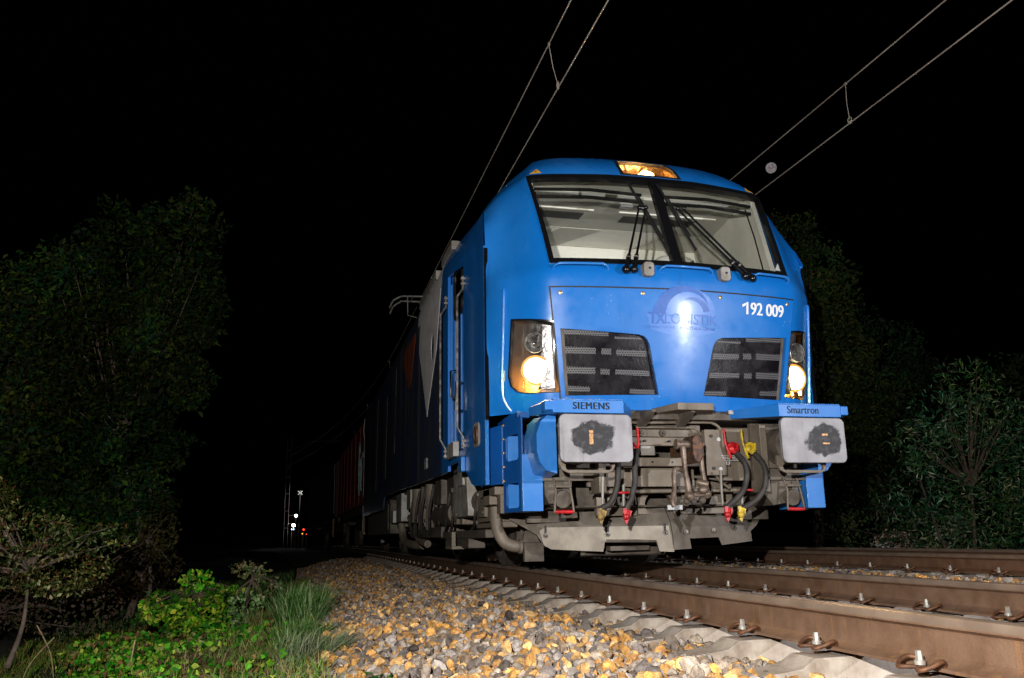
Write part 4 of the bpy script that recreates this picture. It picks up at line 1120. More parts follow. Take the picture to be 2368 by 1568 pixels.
piece('air_duct', GREY, lambda b: (b.tube(spline([(-1.30, 8.3, .55), (-1.30, 8.2, .35), (-1.28, 7.9, .24), (-1.22, 7.2, .2), (-1.15, 6.9, .2)], 6), .06, n=14), b.tube(spline([(-1.3, 6.5, .5), (-1.3, 6.3, .3), (-1.26, 5.7, .22)], 6), .05)), smooth=60)
piece('underfloor_container', GREYD, lambda b: (b.bx(-1.40, 1.40, 9.3, 14.2, .38, .96), b.bx(-1.42, -1.3, 9.5, 10.3, .45, .9)), bevel=.02)
piece('rail_sensor', GREYD, lambda b: b.bx(-1.0, -.7, 1.9, 2.3, .25, .55))
def wiggle(b):
    rnd = random.Random(9)
    for k in range(46):
        y = rnd.uniform(1.5, 8.8); z = rnd.uniform(.42, .88); w = rnd.uniform(.04, .16); h = rnd.uniform(.03, .12)
        b.bx(-1.30-rnd.uniform(0, .06), -1.18, y, y+w, z, z+h)
piece('fitting', GREYM, wiggle, bevel=.006)
piece('bolt', STEEL, lambda b: [b.lathe((-1.37-.0, y, z), (-1, 0, 0), [(0, .014), (.012, .013), (.013, 0)], 8) for y, z in ((2.4, .85), (2.6, .85), (2.5, .6), (3.9, .9), (4.1, .72), (1.6, .5), (1.8, .66), (2.9, .52), (1.55, .70))])

# ---- pantograph
mb = MB()
py, pz = 12.9, 5.66
mb.tube(spline([(-1.12, py, pz-.30), (-1.04, py, pz-.12), (-.88, py, pz-.02), (-.74, py, pz), (0, py, pz+.02), (.74, py, pz), (.88, py, pz-.02), (1.04, py, pz-.12), (1.12, py, pz-.30)], 5), .022, n=8)
mb.tube(spline([(-1.08, py+.35, pz-.34), (-1.0, py+.35, pz-.16), (-.85, py+.35, pz-.05), (-.7, py+.35, pz-.02), (.7, py+.35, pz-.02), (.85, py+.35, pz-.05), (1.08, py+.35, pz-.34)], 5), .022, n=8)
for s_ in (-1, 1):
    mb.tube([(s_*.6, py, pz), (s_*.6, py+.35, pz-.02)], .015); mb.tube([(s_*.72, py, pz), (s_*.70, py+.1, pz-.42), (s_*.3, py+.2, pz-.48), (0, py+.2, pz-.48)], .014)
lp(mb, 'pantograph', GREYL, smooth=50)
mb = MB(); mb.bx(-.5, .5, 12.6, 13.2, 3.72, 3.85); lp(mb, 'pantograph_base', GREYL)
# ================================================================== TRACKS
def bend(y):  # the line curves away to the left in the distance
    return -np.maximum(0., np.asarray(y, dtype=float)-19)**2/420.
RAILM = mat('rail_rust', (.21, .125, .08), .6, metal=.05, col2=(.135, .072, .042), ns=9, lo=.35, hi=.68, detail=10., bump=.3, bs=140, rvar=.1, streak=((.30, .15, .055), 26, .58, .76, (1, 1, .08)))
RAILT = mat('rail_running_edge', (.27, .20, .15), .45, metal=.2, col2=(.20, .145, .11), ns=4)
RAILS = mat('polished_rail_top', (.45, .42, .40), .22, metal=1.)
prof = [(-.075, -.172), (.075, -.172), (.075, -.161), (.028, -.147), (.0095, -.132), (.0085, -.060), (.014, -.048), (.036, -.036), (.036, -.012), (.030, -.003), (.018, .0)]
prof = prof+[(-x, z) for x, z in prof[:1:-1]]
prof = [p for i, p in enumerate(prof) if i == 0 or p != prof[i-1]]
def rail(x0, z0, ya, yb, label):
    ys = []
    y = ya
    while y < yb: ys.append(y); y += 3. if y < 19 else 2.
    ys.append(yb)
    n = len(prof)
    def run(name, sel, m, off=0., parent=None):
        mb = MB()
        k = len(sel)
        for y in ys: mb.v += [(x0+bend(y)+px*(1+off), y, z0+pz+off*.02) for px, pz in sel]
        for i in range(len(ys)-1):
            for j in range(k-1): mb.f.append((i*k+j, i*k+j+1, (i+1)*k+j+1, (i+1)*k+j))
        return mb.build(name, m, parent, smooth=35, recalc=False)
    foot = [(.036, -.012), (.036, -.036), (.014, -.048), (.0085, -.060), (.0095, -.132), (.028, -.147), (.075, -.161), (.075, -.172)]
    ring = [(-x, z) for x, z in foot]
    r = MB()
    full = [(-.036, -.012), (-.030, -.003), (-.018, 0), (.018, 0), (.030, -.003)]+foot+[(-x, z) for x, z in foot[:0:-1]]
    k = len(full)
    for y in ys: r.v += [(x0+bend(y)+px, y, z0+pz) for px, pz in full]
    for i in range(len(ys)-1):
        for j in range(k): r.f.append((i*k+j, i*k+(j+1) % k, (i+1)*k+(j+1) % k, (i+1)*k+j))
    r.f.append(tuple(range(k))); 
    root = tag(empty('rail', (x0, 5, z0-.172)), label, 'rail', 'rails of the two tracks')
    o = r.build('rail_section', RAILM, root, smooth=35); o.location = (-x0, -5, -(z0-.172))
    t_ = run('running_surface', [(-.0362, -.030), (-.0365, -.012), (-.031, -.0025), (-.0185, .0006), (.0185, .0006), (.031, -.0025), (.0365, -.012), (.0362, -.030)], RAILT)
    t_.parent = root; t_.location = (-x0, -5, -(z0-.172))
    return root
rail(-.75, 0, -6.5, 46, 'nearest brown rail, between the heaped stones and the next rail')
rail(.75, 0, -6.5, 46, 'second rail from the stones, carrying the far wheels of the locomotive')
rail(3.25, .05, -5, 40, 'third rail from the stones, near one of the empty neighbouring track')
rail(4.75, .05, -4, 40, 'farthest rail, in front of the willow and the pale weeds')
CONC = mat('sleeper_concrete', (.46, .40, .34), .8, col2=(.24, .19, .15), ns=7, lo=.38, hi=.66, detail=9., bump=.3, bs=70, streak=((.16, .11, .08), 9, .55, .75))
CLIPM = mat('rail_clip_rust', (.17, .075, .035), .6, metal=.3, col2=(.09, .04, .02), ns=30)
BOLTM = mat('galvanised_bolt', (.34, .32, .29), .5, metal=.3, col2=(.26, .23, .2), ns=40)
def sleeper_mesh():
    mb = MB()
    xs = [(-1.30, -.262), (-1.22, -.250), (-1.08, -.236), (-1.0, -.226), (-.94, -.190), (-.56, -.190), (-.48, -.225), (-.3, -.24), (0, -.243)]
    xs += [(-x, z) for x, z in xs[-2::-1]]
    for i, (x, z) in enumerate(xs):
        mb.v += [(x, -.15, -.42), (x, -.10, z-.012), (x, -.088, z), (x, .088, z), (x, .10, z-.012), (x, .15, -.42)]
    for i in range(len(xs)-1):
        for j in range(5): mb.f.append((i*6+j, (i+1)*6+j, (i+1)*6+j+1, i*6+j+1))
    mb.f.append((0, 1, 2, 3, 4, 5)); e = (len(xs)-1)*6; mb.f.append((e+5, e+4, e+3, e+2, e+1, e))
    return mb
_tmp = sleeper_mesh().build('sleeper_body', CONC, None, smooth=25)
SLM = _tmp.data; bpy.data.objects.remove(_tmp)
def clip_mesh():
    mb = MB()
    for s_ in (-1, 1):
        mb.tube(spline([(.0, .012*s_, .012), (.045, .03*s_, .012), (.055, .055*s_, .010), (.03, .078*s_, .022), (-.005, .082*s_, .036), (-.035, .062*s_, .030), (-.048, .045*s_, .014)], 4), .008, n=8)
    return mb
_tmp = clip_mesh().build('rail_clip', CLIPM, None, smooth=50); CLM = _tmp.data; bpy.data.objects.remove(_tmp)
mb = MB(); mb.cyl((0, 0, 0), (0, 0, .014), .019, n=14); mb.cyl((0, 0, .012), (0, 0, .045), .0135, .011, n=6)
_tmp = mb.build('screw', BOLTM, None, smooth=30, bevel=0); BTM = _tmp.data; bpy.data.objects.remove(_tmp)
mb = MB(); mb.bx(-.06, .075, -.075, .075, 0, .012)
_tmp = mb.build('pad', GREYL, None); PDM = _tmp.data; bpy.data.objects.remove(_tmp)
def put(name, me, parent, loc, rz=0):
    o = bpy.data.objects.new(name, me); COL.objects.link(o); o.parent = parent; o.location = loc; o.rotation_euler = (0, 0, rz)
    return o
rs = random.Random(2)
def sleeper(cx, cz, y, label, fits):
    r = tag(empty('concrete_sleeper', (cx+bend(y), y, cz-.25)), label, 'sleeper', 'concrete sleepers')
    put('sleeper_body', SLM, r, (0, 0, .25+rs.uniform(-.004, .002)))
    for sx in fits:
        for so in (-1, 1):
            if fits is FAR and sx*so > 0 : continue
            x = sx*.75+so*.112
            put('rail_clip', CLM, r, (x, 0, .25-.170), 0 if so > 0 else PI)
            put('clip_screw', BTM, r, (x+so*.012, rs.uniform(-.004, .004), .25-.150), rs.uniform(0, 1))
FULL = (-1, 1); FAR = (-1, 1.0)
ONES = 'first second third fourth fifth sixth seventh eighth ninth tenth eleventh twelfth thirteenth fourteenth fifteenth sixteenth seventeenth eighteenth nineteenth twentieth'.split()
def ordn(n):
    if n <= 20: return ONES[n-1]
    t_, u_ = divmod(n, 10); w = {2: 'twent', 3: 'thirt', 4: 'fort', 5: 'fift'}[t_]
    return w+'ieth' if u_ == 0 else w+'y-'+ONES[u_-1]
n_ = 0; y = -4.33
while y < 21:
    n_ += 1
    if y < .3: lab = '%s pale sleeper before the locomotive, counting from its buffers towards the viewer' % ordn(int(round((.47-y)/.6)))
    else: lab = '%s pale sleeper under the train, counting backwards from the buffers' % ordn(int(round((y-.47)/.6))+1)
    sleeper(0, 0, y, lab, FULL)
    y += .6
n_ = 0; y = -1.0
while y < 12:
    n_ += 1
    sleeper(4.0, .05, y, '%s sleeper of the empty neighbouring track, half buried, counting away from the viewer' % ordn(n_), FULL)
    y += .6

# ================================================================== GROUND
def gz(x, y):
    x = x-bend(y)
    X = [-60, -30, -12, -8, -6, -4.6, -3.7, -3.2, -2.85, -2.3, -1.8, -1.45, -1.2, -.95, .95, 1.25, 1.6, 2.1, 2.8, 3.1, 5.0, 5.6, 6.4, 7.4, 9, 12, 30, 80]
    Z = [-1.2, -1.1, -1.0, -1.05, -1.02, -.88, -.70, -.63, -.53, -.36, -.272, -.258, -.285, -.30, -.30, -.285, -.22, -.19, -.20, -.225, -.235, -.25, -.5, -.75, -.7, -.55, -.3, 0]
    return np.interp(x, X, Z)
def hnoise(x, y):
    return .035*np.sin(x*2.1+y*1.3)+.03*np.sin(x*.9-y*1.7+1)+.015*np.sin(x*5.3+y*4.1)
gx = np.unique(np.concatenate([np.linspace(-400, -60, 9), np.linspace(-60, -12, 25), np.linspace(-12, 12, 161), np.linspace(12, 60, 25), np.linspace(60, 400, 9)]))
gy = np.unique(np.concatenate([np.linspace(-40, -7, 12), np.linspace(-7, 30, 150), np.linspace(30, 120, 60), np.linspace(120, 900, 14)]))
XX, YY = np.meshgrid(gx, gy)
ZZ = gz(XX, YY)+hnoise(XX, YY)*np.clip((np.abs(XX-1.5)-4.5)/2, 0, 1)*1.6
nx, ny = len(gx), len(gy)
idx = np.arange(nx*ny).reshape(ny, nx)
F = np.stack([idx[:-1, :-1].ravel(), idx[:-1, 1:].ravel(), idx[1:, 1:].ravel(), idx[1:, :-1].ravel()], 1)
SOIL = mat('dark_soil', (.030, .020, .012), .95, col2=(.022, .028, .010), ns=2.4, lo=.4, hi=.6, bump=.6, bs=14)
g = np_mesh('ground', np.stack([XX.ravel(), YY.ravel(), ZZ.ravel()], 1), F, SOIL, smooth=True)
tag(g, kind='structure')
# ballast bed lying on the ground (dark bed between the loose stones)
BED = mat('ballast_bed', (.10, .075, .055), .9, col2=(.045, .035, .03), ns=24, lo=.4, hi=.6, bump=1., bs=40)
bx_ = np.linspace(-2.95, 6.6, 96); by_ = np.concatenate([np.linspace(-6.8, 19, 90), np.linspace(19.5, 60, 60)])
XX, YY = np.meshgrid(bx_, by_)
ZZ = gz(XX, YY)+.006+.008*np.sin(XX*31)*np.sin(YY*23)
XX = XX+bend(YY)
nx, ny = len(bx_), len(by_); idx = np.arange(nx*ny).reshape(ny, nx)
F = np.stack([idx[:-1, :-1].ravel(), idx[:-1, 1:].ravel(), idx[1:, 1:].ravel(), idx[1:, :-1].ravel()], 1)
tag(np_mesh('ballast_bed', np.stack([XX.ravel(), YY.ravel(), ZZ.ravel()], 1), F, BED, smooth=True), kind='structure')

# loose ballast stones
rng = np.random.default_rng(5)
def stone_shapes(sub, n, rng):
    bm = bmesh.new(); bmesh.ops.create_icosphere(bm, subdivisions=sub, radius=1)
    D = np.array([v.co for v in bm.verts]); Fc = np.array([[v.index for v in f.verts] for f in bm.faces]); bm.free()
    D /= np.linalg.norm(D, axis=1)[:, None]
    out = []
    for _ in range(n):
        nn = rng.normal(size=(8, 3)); nn /= np.linalg.norm(nn, axis=1)[:, None]
        dd = rng.uniform(.38, .92, 8)
        dots = D@nn.T
        r = np.min(np.where(dots > .05, dd/np.maximum(dots, .05), 9), axis=1)
        r = np.minimum(r, 1.2)
        sc = np.array([1, rng.uniform(.65, .95), rng.uniform(.5, .8)])
        out.append(D*r[:, None]*sc)
    return np.array(out), Fc
def stones(name, N, xr, yr, sub, smin, smax, lift=.02, zfn=None, dens=None, seed=1, pal=None):
    rng = np.random.default_rng(seed)
    S, Fc = stone_shapes(sub, 28, rng)
    x = rng.uniform(*xr, N); y = rng.uniform(*yr, N)
    if dens is not None:
        k = rng.random(N) < dens(x, y); x, y = x[k], y[k]; N = len(x)
    sz = rng.uniform(smin, smax, N)*rng.choice([.7, 1, 1, 1.25], N)
    zz = gz(x, y)+sz*rng.uniform(-.1, .55, N)+lift*rng.random(N)
    # leave rails clear and let sleepers peep out
    if zfn is not None: zz = zfn(x, y, zz, sz)
    k = zz > -5; x, y, zz, sz = x[k], y[k], zz[k], sz[k]; N = len(x)
    q = rng.normal(size=(N, 4)); q /= np.linalg.norm(q, axis=1)[:, None]
    w, a, b, c = q.T
    Rm = np.stack([1-2*(b*b+c*c), 2*(a*b-c*w), 2*(a*c+b*w), 2*(a*b+c*w), 1-2*(a*a+c*c), 2*(b*c-a*w), 2*(a*c-b*w), 2*(b*c+a*w), 1-2*(a*a+b*b)], 1).reshape(N, 3, 3)
    V = np.einsum('nij,nkj->nki', Rm, S[rng.integers(0, len(S), N)])*sz[:, None, None]
    V += np.stack([x+bend(y), y, zz], 1)[:, None, :]
    nv = S.shape[1]
    Fa = (Fc[None]+(np.arange(N)*nv)[:, None, None]).reshape(-1, 3)
    P = np.array(pal if pal is not None else [(.48, .25, .065), (.56, .34, .13), (.40, .205, .065), (.21, .17, .135), (.26, .23, .205), (.13, .11, .10), (.32, .265, .205), (.20, .145, .095), (.085, .068, .056), (.40, .335, .26)])
    pr = np.array([.17, .12, .11, .17, .15, .12, .08, .09, .06, .04]); pr /= pr.sum()
    c = P[rng.choice(len(P), N, p=pr)]*rng.uniform(.8, 1.75, (N, 1))
    Cc = np.repeat(c, nv, axis=0)
    return V.reshape(-1, 3), Fa, Cc
STONE = mat('ballast_stone', (.3, .25, .2), .78, attr=True, col2=(.55, .5, .5), ns=45, lo=.42, hi=.66, bump=.5, bs=120)
parts = []
def near_clear(x, y, zz, sz):
    ph = ((y+5.53+.3) % .6)-.3
    on = (np.abs(ph) < .115) & (np.abs(x) < 1.2)
    zz = np.where(on & (np.abs(x) < 1.06), -9, zz)
    zz = np.where(on & (np.abs(x) >= 1.06) & (np.random.default_rng(1).random(len(x)) < .55), -9, zz)
    zz = np.where((np.abs(np.abs(x)-.75) < .10), np.minimum(zz, -.215-sz*.3), zz)
    zz = np.where((np.abs(x) < 1.08), np.minimum(zz, -.235-sz*.3), zz)
    return zz
parts.append(stones('a', 8200, (-2.95, -.86), (-3.9, 1.6), 2, .021, .038, .03, near_clear, seed=1))
parts.append(stones('b', 10000, (-2.95, -.86), (1.6, 8), 1, .022, .040, .03, near_clear, seed=2))
parts.append(stones('c', 6000, (-2.9, -.9), (8, 20), 1, .028, .046, .03, near_clear, seed=3))
parts.append(stones('d', 2600, (-.65, .65), (-4, 6), 1, .022, .038, .01, near_clear, seed=4))
parts.append(stones('e', 6500, (.88, 3.1), (-3, 7), 1, .024, .042, .05, near_clear, seed=5))
parts.append(stones('f', 2600, (-3.3, -2.7), (-2, 12), 1, .02, .034, .01, None, dens=lambda x, y: .45, seed=6))
parts.append(stones('g', 2500, (3.35, 6.5), (-1, 9), 1, .028, .046, .03, None, seed=7))
V = np.concatenate([p[0] for p in parts]); off = np.cumsum([0]+[len(p[0]) for p in parts[:-1]])
F = np.concatenate([p[1]+o for p, o in zip(parts, off)]); Cc = np.concatenate([p[2] for p in parts])
st = np_mesh('ballast_stones', V, F, STONE, col=Cc)
tag(st, 'loose grey and rusty orange ballast stones heaped beside and between the rails', 'ballast', kind='stuff')
del parts, V, F, Cc
# ================================================================== OVERHEAD LINES
WIREM = mat('wire_metal', (.85, .78, .66), .5, metal=.2, col2=(.6, .5, .42), ns=2)
def catenary(cx, mx, zc, zm, ya, yb, yd, label):
    root = tag(empty('overhead_line', (cx, yd, 0)), label, 'overhead wire', 'overhead contact lines')
    off = Vector((-cx, -yd, 0))
    def lk(mb, name, par=None):
        o = mb.build(name, WIREM, par or root, smooth=60)
        if par is None: o.location = off
        return o
    ys = [ya+(yb-ya)*k/40 for k in range(41)]
    mb = MB(); mb.tube([(cx+bend(y), y, zc) for y in ys], .0085, n=6); lk(mb, 'contact_wire')
    sag = lambda y: zm+.0*((y-yd)/30)**2
    mb = MB(); mb.tube([(mx+bend(y), y, sag(y)) for y in ys], .0085, n=6); lk(mb, 'messenger_wire')
    for y in [yd+10*k for k in range(-1, 5)]:
        if y < ya or y > yb: continue
        mb = MB(); r = .0045
        mb.tube([(mx, y, zm), (mx+(cx-mx)*.5, y+.02, (zm+zc)/2), (cx, y, zc+.06)], r, n=5)
        mb.tube([(cx, y+.04*math.cos(a), zc+.04+.05*math.sin(a)) for a in [2*PI*k/12 for k in range(12)]], r, n=5, closed=True)
        d = lk(mb, 'dropper')
        mb = MB(); mb.bx(cx-.010, cx+.010, y-.02, y+.02, zc-.012, zc+.025); mb.bx(mx-.010, mx+.010, y-.02, y+.02, zm-.02, zm+.015); lk(mb, 'clamp', d)
catenary(.0, -.1, 5.7, 6.3, -4, 60, 3.4, 'pair of thin overhead wires with a dropper, ending behind the cab roof')
catenary(4.3, 4.3, 5.8, 6.4, -4, 50, 3.6, 'pair of thin overhead wires with a dropper, passing on both sides of the moon')

# ================================================================== FREIGHT WAGONS
RW = mat('wagon_red_brown', (.36, .045, .03), .6, col2=(.26, .035, .025), ns=2.4, streak=((.2, .06, .04), 5, .55, .8))
def wagon(ya, yb, label, graf=True):
    ym = (ya+yb)/2; bx0 = bend(ym)
    ang = math.atan2(-(bend(yb)-bend(ya)), yb-ya)
    root = tag(empty('freight_wagon', (bx0, ym, 0), ang), label, 'wagon', 'freight wagons behind the locomotive')
    a, b = ya-ym, yb-ym
    mb = MB(); mb.prism([(-1.46, 1.15), (1.46, 1.15), (1.46, 3.25), (1.30, 3.45), (-1.30, 3.45), (-1.46, 3.25)], 'y', a+.35, b-.3)
    bd = mb.build('wagon_body', RW, root, bevel=.02)
    mb = MB()
    for k in range(8):
        y = a+.6+(b-a-1.2)*k/7; mb.bx(-1.468, -1.455, y-.05, y+.05, 1.2, 3.2)
    mb.build('body_rib', RW, bd)
    mb = MB(); mb.bx(-1.35, 1.35, a, b, .95, 1.15); mb.bx(-.9, -.8, a+2, b-2, .6, .95); mb.build('wagon_frame', GREYD, root)
    mb = MB(); mb.tube([(-1.50, a+.36, 3.2), (-1.53, a+.36, 2.9), (-1.50, a+.36, 2.7), (-1.50, a+.36, 1.3)], .012); mb.tube([(-1.5, a+.33, 1.1), (-1.5, a+.33, .5)], .014); mb.build('corner_handrail', GREYL, root, smooth=50)
    for y in (a+2.2, b-2.2):
        for s_ in (-1, 1):
            mb = MB(); mb.lathe((s_*.69, y, .46), (s_, 0, 0), [(0, .49), (.03, .49), (.04, .46), (.13, .455), (.10, .40), (.12, .1), (.12, 0)], 28); mb.build('wheel', GREYD, root, smooth=30)
    for s_ in (-1, 1):
        for y, d in ((a, -1), (b, 1)):
            mb = MB(); mb.cyl((s_*.875, y, 1.05), (s_*.875, y+d*.30, 1.05), .09); mb.cyl((s_*.875, y+d*.30, 1.05), (s_*.875, y+d*.33, 1.05), .22, n=24); mb.build('buffer', GREYD, root, smooth=35)
    if graf:
        rg = random.Random(3); mb = MB()
        for k in range(16):
            y = a+1.1+rg.uniform(0, 1.4); z = rg.uniform(1.6, 2.6)
            mb.tube([(-1.468, y, z), (-1.468, y+rg.uniform(-.15, .15), z+rg.uniform(-.2, .2)), (-1.468, y+rg.uniform(-.2, .25), z+rg.uniform(-.45, .3))], .02, n=4)
        mb.build('graffiti', mat('graffiti_paint', (.25, .38, .36), .6), bd)
    # end steps and hoses catching the light
    mb = MB(); mb.bx(-1.48, -1.42, a+.55, a+1.0, .42, .46); mb.tube([(-1.45, a+.6, .44), (-1.45, a+.6, 1.1)], .014); mb.tube([(-1.45, a+.95, .44), (-1.45, a+.95, 1.1)], .014); mb.build('shunter_step', YELD, root)
wagon(15.1, 27.5, 'dark red freight wagon with pale graffiti, coupled right behind the locomotive')
RW = mat('wagon_red_unlit', (.035, .012, .010), .7)  # near-black copy of the wagon red; the unlit distance is in the colour
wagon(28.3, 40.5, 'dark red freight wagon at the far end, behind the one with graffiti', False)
mb = MB()
mb.tube(spline([(-.9, 14.75, 1.0), (-1.0, 14.8, .7), (-1.05, 14.85, .45), (-1.0, 14.9, .30)], 5), .03); mb.cyl((-1.0, 14.9, .33), (-1.0, 14.9, .22), .05)
lp(mb, 'end_hose', GREYL, smooth=50)

# ================================================================== FAR LEFT: mast, crossing, lamps
MASTM = mat('mast_steel', (.16, .12, .10), .6, metal=.2, col2=(.09, .07, .07), ns=1)
def P60(px, py, D):   # plain helper: offsets from the mast foot are real metres
    return None
mx, my = -3.83, 58.2
root = tag(empty('lattice_mast', (mx, my, .0)), 'slim lattice mast standing alone in the dark beside the small lights', 'mast')
mb = MB()
for x in (-.14, .14): mb.bx(x-.018, x+.018, -.12, -.08, -.3, 7.6); mb.bx(x-.018, x+.018, .08, .12, -.3, 7.6)
mb.build('mast_leg', MASTM, root)
mb = MB()
for z, h in ((5.45, .05), (4.8, .07), (6.7, .03), (3.6, .02), (2.4, .02), (1.2, .03)): mb.bx(-.16, .16, -.12, .12, z-h, z+h)
mb.build('batten', MASTM, root)
mb = MB(); mb.tube([(.1, 0, 6.7), (1.6, -.3, 7.3), (3.6, -.5, 7.35)], .02); mb.tube([(.1, 0, 7.3), (3.6, -.5, 7.4)], .012); mb.build('cantilever', MASTM, root)
mb = MB(); mb.bx(.14, .62, -.05, .05, 2.07, 2.12); mb.bx(.14, .5, -.05, .05, 1.48, 1.53); mb.build('lamp_arm', MASTM, root)
COLDL = emat('lit_cold_lamp', (.85, .93, 1), 9)
def spotlamp(name, loc, r, m, label, cat, post=True, h=None, grp=None):
    rt = tag(empty(name, (loc[0], loc[1], 0)), label, cat, grp)
    mb = MB(); mb.lathe((0, -.02, loc[2]), (0, -1, 0), [(0, r*.9), (.05, r), (.06, r*.8), (.065, 0)], 16); mb.build('lamp_lens', m, rt, smooth=40)
    mb = MB(); mb.lathe((0, .16, loc[2]), (0, -1, 0), [(0, r*.7), (.03, r*1.1), (.18, r*1.15), (.185, r*1.0), (.17, 0)], 16)
    if post: mb.bx(-.03, .03, .02, .08, -.4, loc[2]-r*.8)
    mb.build('lamp_post', GREYD, rt)
    return rt
G_ = 'small lights near the level crossing'
spotlamp('signal_lamp', (-3.17, 57.6, 2.03), .10, COLDL, 'upper cold white lamp beside the lattice mast', 'lamp', grp=G_)
spotlamp('street_lamp', (-3.31, 57.9, 1.38), .10, emat('lit_white_lamp', (.9, .95, 1), 40), 'brightest white lamp, just below the upper cold white one at the mast', 'lamp', grp=G_)
lamp('street_lamp_light', 'POINT', (-3.31, 57.7, 1.38), 14, (.8, .9, 1), shadow_soft_size=.1)
for dx in (0, .13): spotlamp('vehicle_lamp', (-3.43+dx, 57.9, 1.11), .035, emat('lit_blue_white', (.6, .8, 1), 6), 'tiny bluish light under the brightest white lamp, %s one of the pair' % ('mast-side' if dx == 0 else 'train-side'), 'lamp', grp=G_)
spotlamp('crossing_light', (-2.61, 57.7, 1.07), .055, emat('lit_red_lamp', (1, .03, .01), 6), 'small red light, biggest of the reddish ones below the cross', 'lamp', grp=G_)
spotlamp('crossing_light', (-2.69, 57.8, .79), .035, emat('lit_amber_lamp', (1, .35, .02), 4), 'tiny amber light just under the red one', 'lamp', grp=G_)
spotlamp('crossing_light', (-2.42, 57.8, .75), .03, emat('lit_red_lamp_dim', (1, .06, .01), 3), 'tiny red light, lowest of all, nearest the train', 'lamp', grp=G_)
rt = tag(empty('crossing_sign', (-2.94, 57.1, 0)), 'small white diagonal cross of the level crossing, beside the mast', 'sign')
RETRO = mat('reflective_white', (.95, .95, .95), .3)
mb = MB()
for s_ in (-1, 1):
    mb.hexa([(-.16*s_-.035, -.02, 3.47), (-.16*s_+.035, -.02, 3.47), (.16*s_+.035, -.02, 3.73), (.16*s_-.035, -.02, 3.73)], [(-.16*s_-.035, .0, 3.47), (-.16*s_+.035, .0, 3.47), (.16*s_+.035, 0, 3.73), (.16*s_-.035, 0, 3.73)])
cr = mb.build('cross_board', RETRO, rt)
mb = MB(); mb.cyl((0, .03, -.3), (0, .03, 3.8), .035); mb.build('post', GREYD, rt)
lamp('cross_board_fill', 'SPOT', (-2.94, 55.0, 4.6), 200, (1, 1, 1), target=(-2.94, 57.1, 3.6), spot_size=math.radians(50), spot_blend=.6, shadow_soft_size=.05)  # unseen spot, added only to brighten the cross board

# ================================================================== MOON
MD = Vector((49.268+2.8988, 76.707+5.7226, 41.97-.29))
MD = MD.normalized()*4000
moon = MB(); moon.sphere((0, 0, 0), 23.5, 48, 32)
mm = bpy.data.materials.new('moon_surface'); mm.use_nodes = True
t = mm.node_tree; N = t.nodes; L = t.links; b = N['Principled BSDF']; b.inputs['Base Color'].default_value = (0.01, .01, .01, 1); b.inputs['Specular IOR Level'].default_value = 0
tc = N.new('ShaderNodeTexCoord'); n = N.new('ShaderNodeTexNoise'); n.inputs['Scale'].default_value = .09; n.inputs['Detail'].default_value = 8; L.new(tc.outputs['Object'], n.inputs['Vector'])
cr_ = N.new('ShaderNodeValToRGB'); cr_.color_ramp.elements[0].position = .35; cr_.color_ramp.elements[0].color = (.10, .085, .09, 1); cr_.color_ramp.elements[1].position = .65; cr_.color_ramp.elements[1].color = (.24, .21, .215, 1)
L.new(n.outputs['Fac'], cr_.inputs[0]); L.new(cr_.outputs[0], b.inputs['Emission Color']); b.inputs['Emission Strength'].default_value = 1
mo = moon.build('moon', mm, None, smooth=60); mo.location = tuple(MD+Vector((-2.9, -5.7, .3)))
tag(mo, 'round pale grey full moon between the two overhead wires', 'moon')

# ================================================================== VEGETATION
LEAFM = mat('leaf', (.05, .08, .02), .6, attr=True, trans=.25, spec=.15)
BARK = mat('bark', (.10, .07, .045), .9, col2=(.05, .035, .025), ns=9, bump=.5, bs=25)
BARKP = mat('pale_bark', (.20, .15, .115), .85, col2=(.09, .065, .05), ns=9, bump=.5, bs=25)
def leaf_mesh(name, C, size, rng, pal, parent=None, asp=2.0, jit=.35, loc=None, up=None, droop=0., shade=None):
    """C: (n,3) leaf centres; each leaf a folded pointed blade (2 quads)"""
    n = len(C)
    sz = size*rng.uniform(.6, 1.3, n)
    d = rng.normal(size=(n, 3))
    if up is not None: d = d*jit+np.array(up)
    d[:, 2] -= droop
    d /= np.linalg.norm(d, axis=1)[:, None]
    a = rng.normal(size=(n, 3)); s = np.cross(d, a); s /= np.linalg.norm(s, axis=1)[:, None]+1e-9
    nn = np.cross(s, d)
    L_ = sz[:, None]*d; Wd = (sz/asp)[:, None]*s; B = (sz*.12)[:, None]*nn
    base = C-L_*.5; tip = C+L_*.5-B*.8; mid = C
    V = np.stack([base, mid+Wd*.5+B, tip, mid-Wd*.5+B, mid-B*.2], 1)
    F = np.array([[0, 1, 4, 4], [1, 2, 4, 4]])
    F3 = np.array([[0, 1, 4], [1, 2, 4], [2, 3, 4], [3, 0, 4]])
    Fa = (F3[None]+(np.arange(n)*5)[:, None, None]).reshape(-1, 3)
    P = np.array(pal); c = P[rng.integers(0, len(P), n)]*rng.uniform(.6, 1.4, (n, 1))
    if shade is not None: c = c*shade
    return np_mesh(name, V.reshape(-1, 3), Fa, LEAFM, parent, col=np.repeat(c, 5, axis=0))
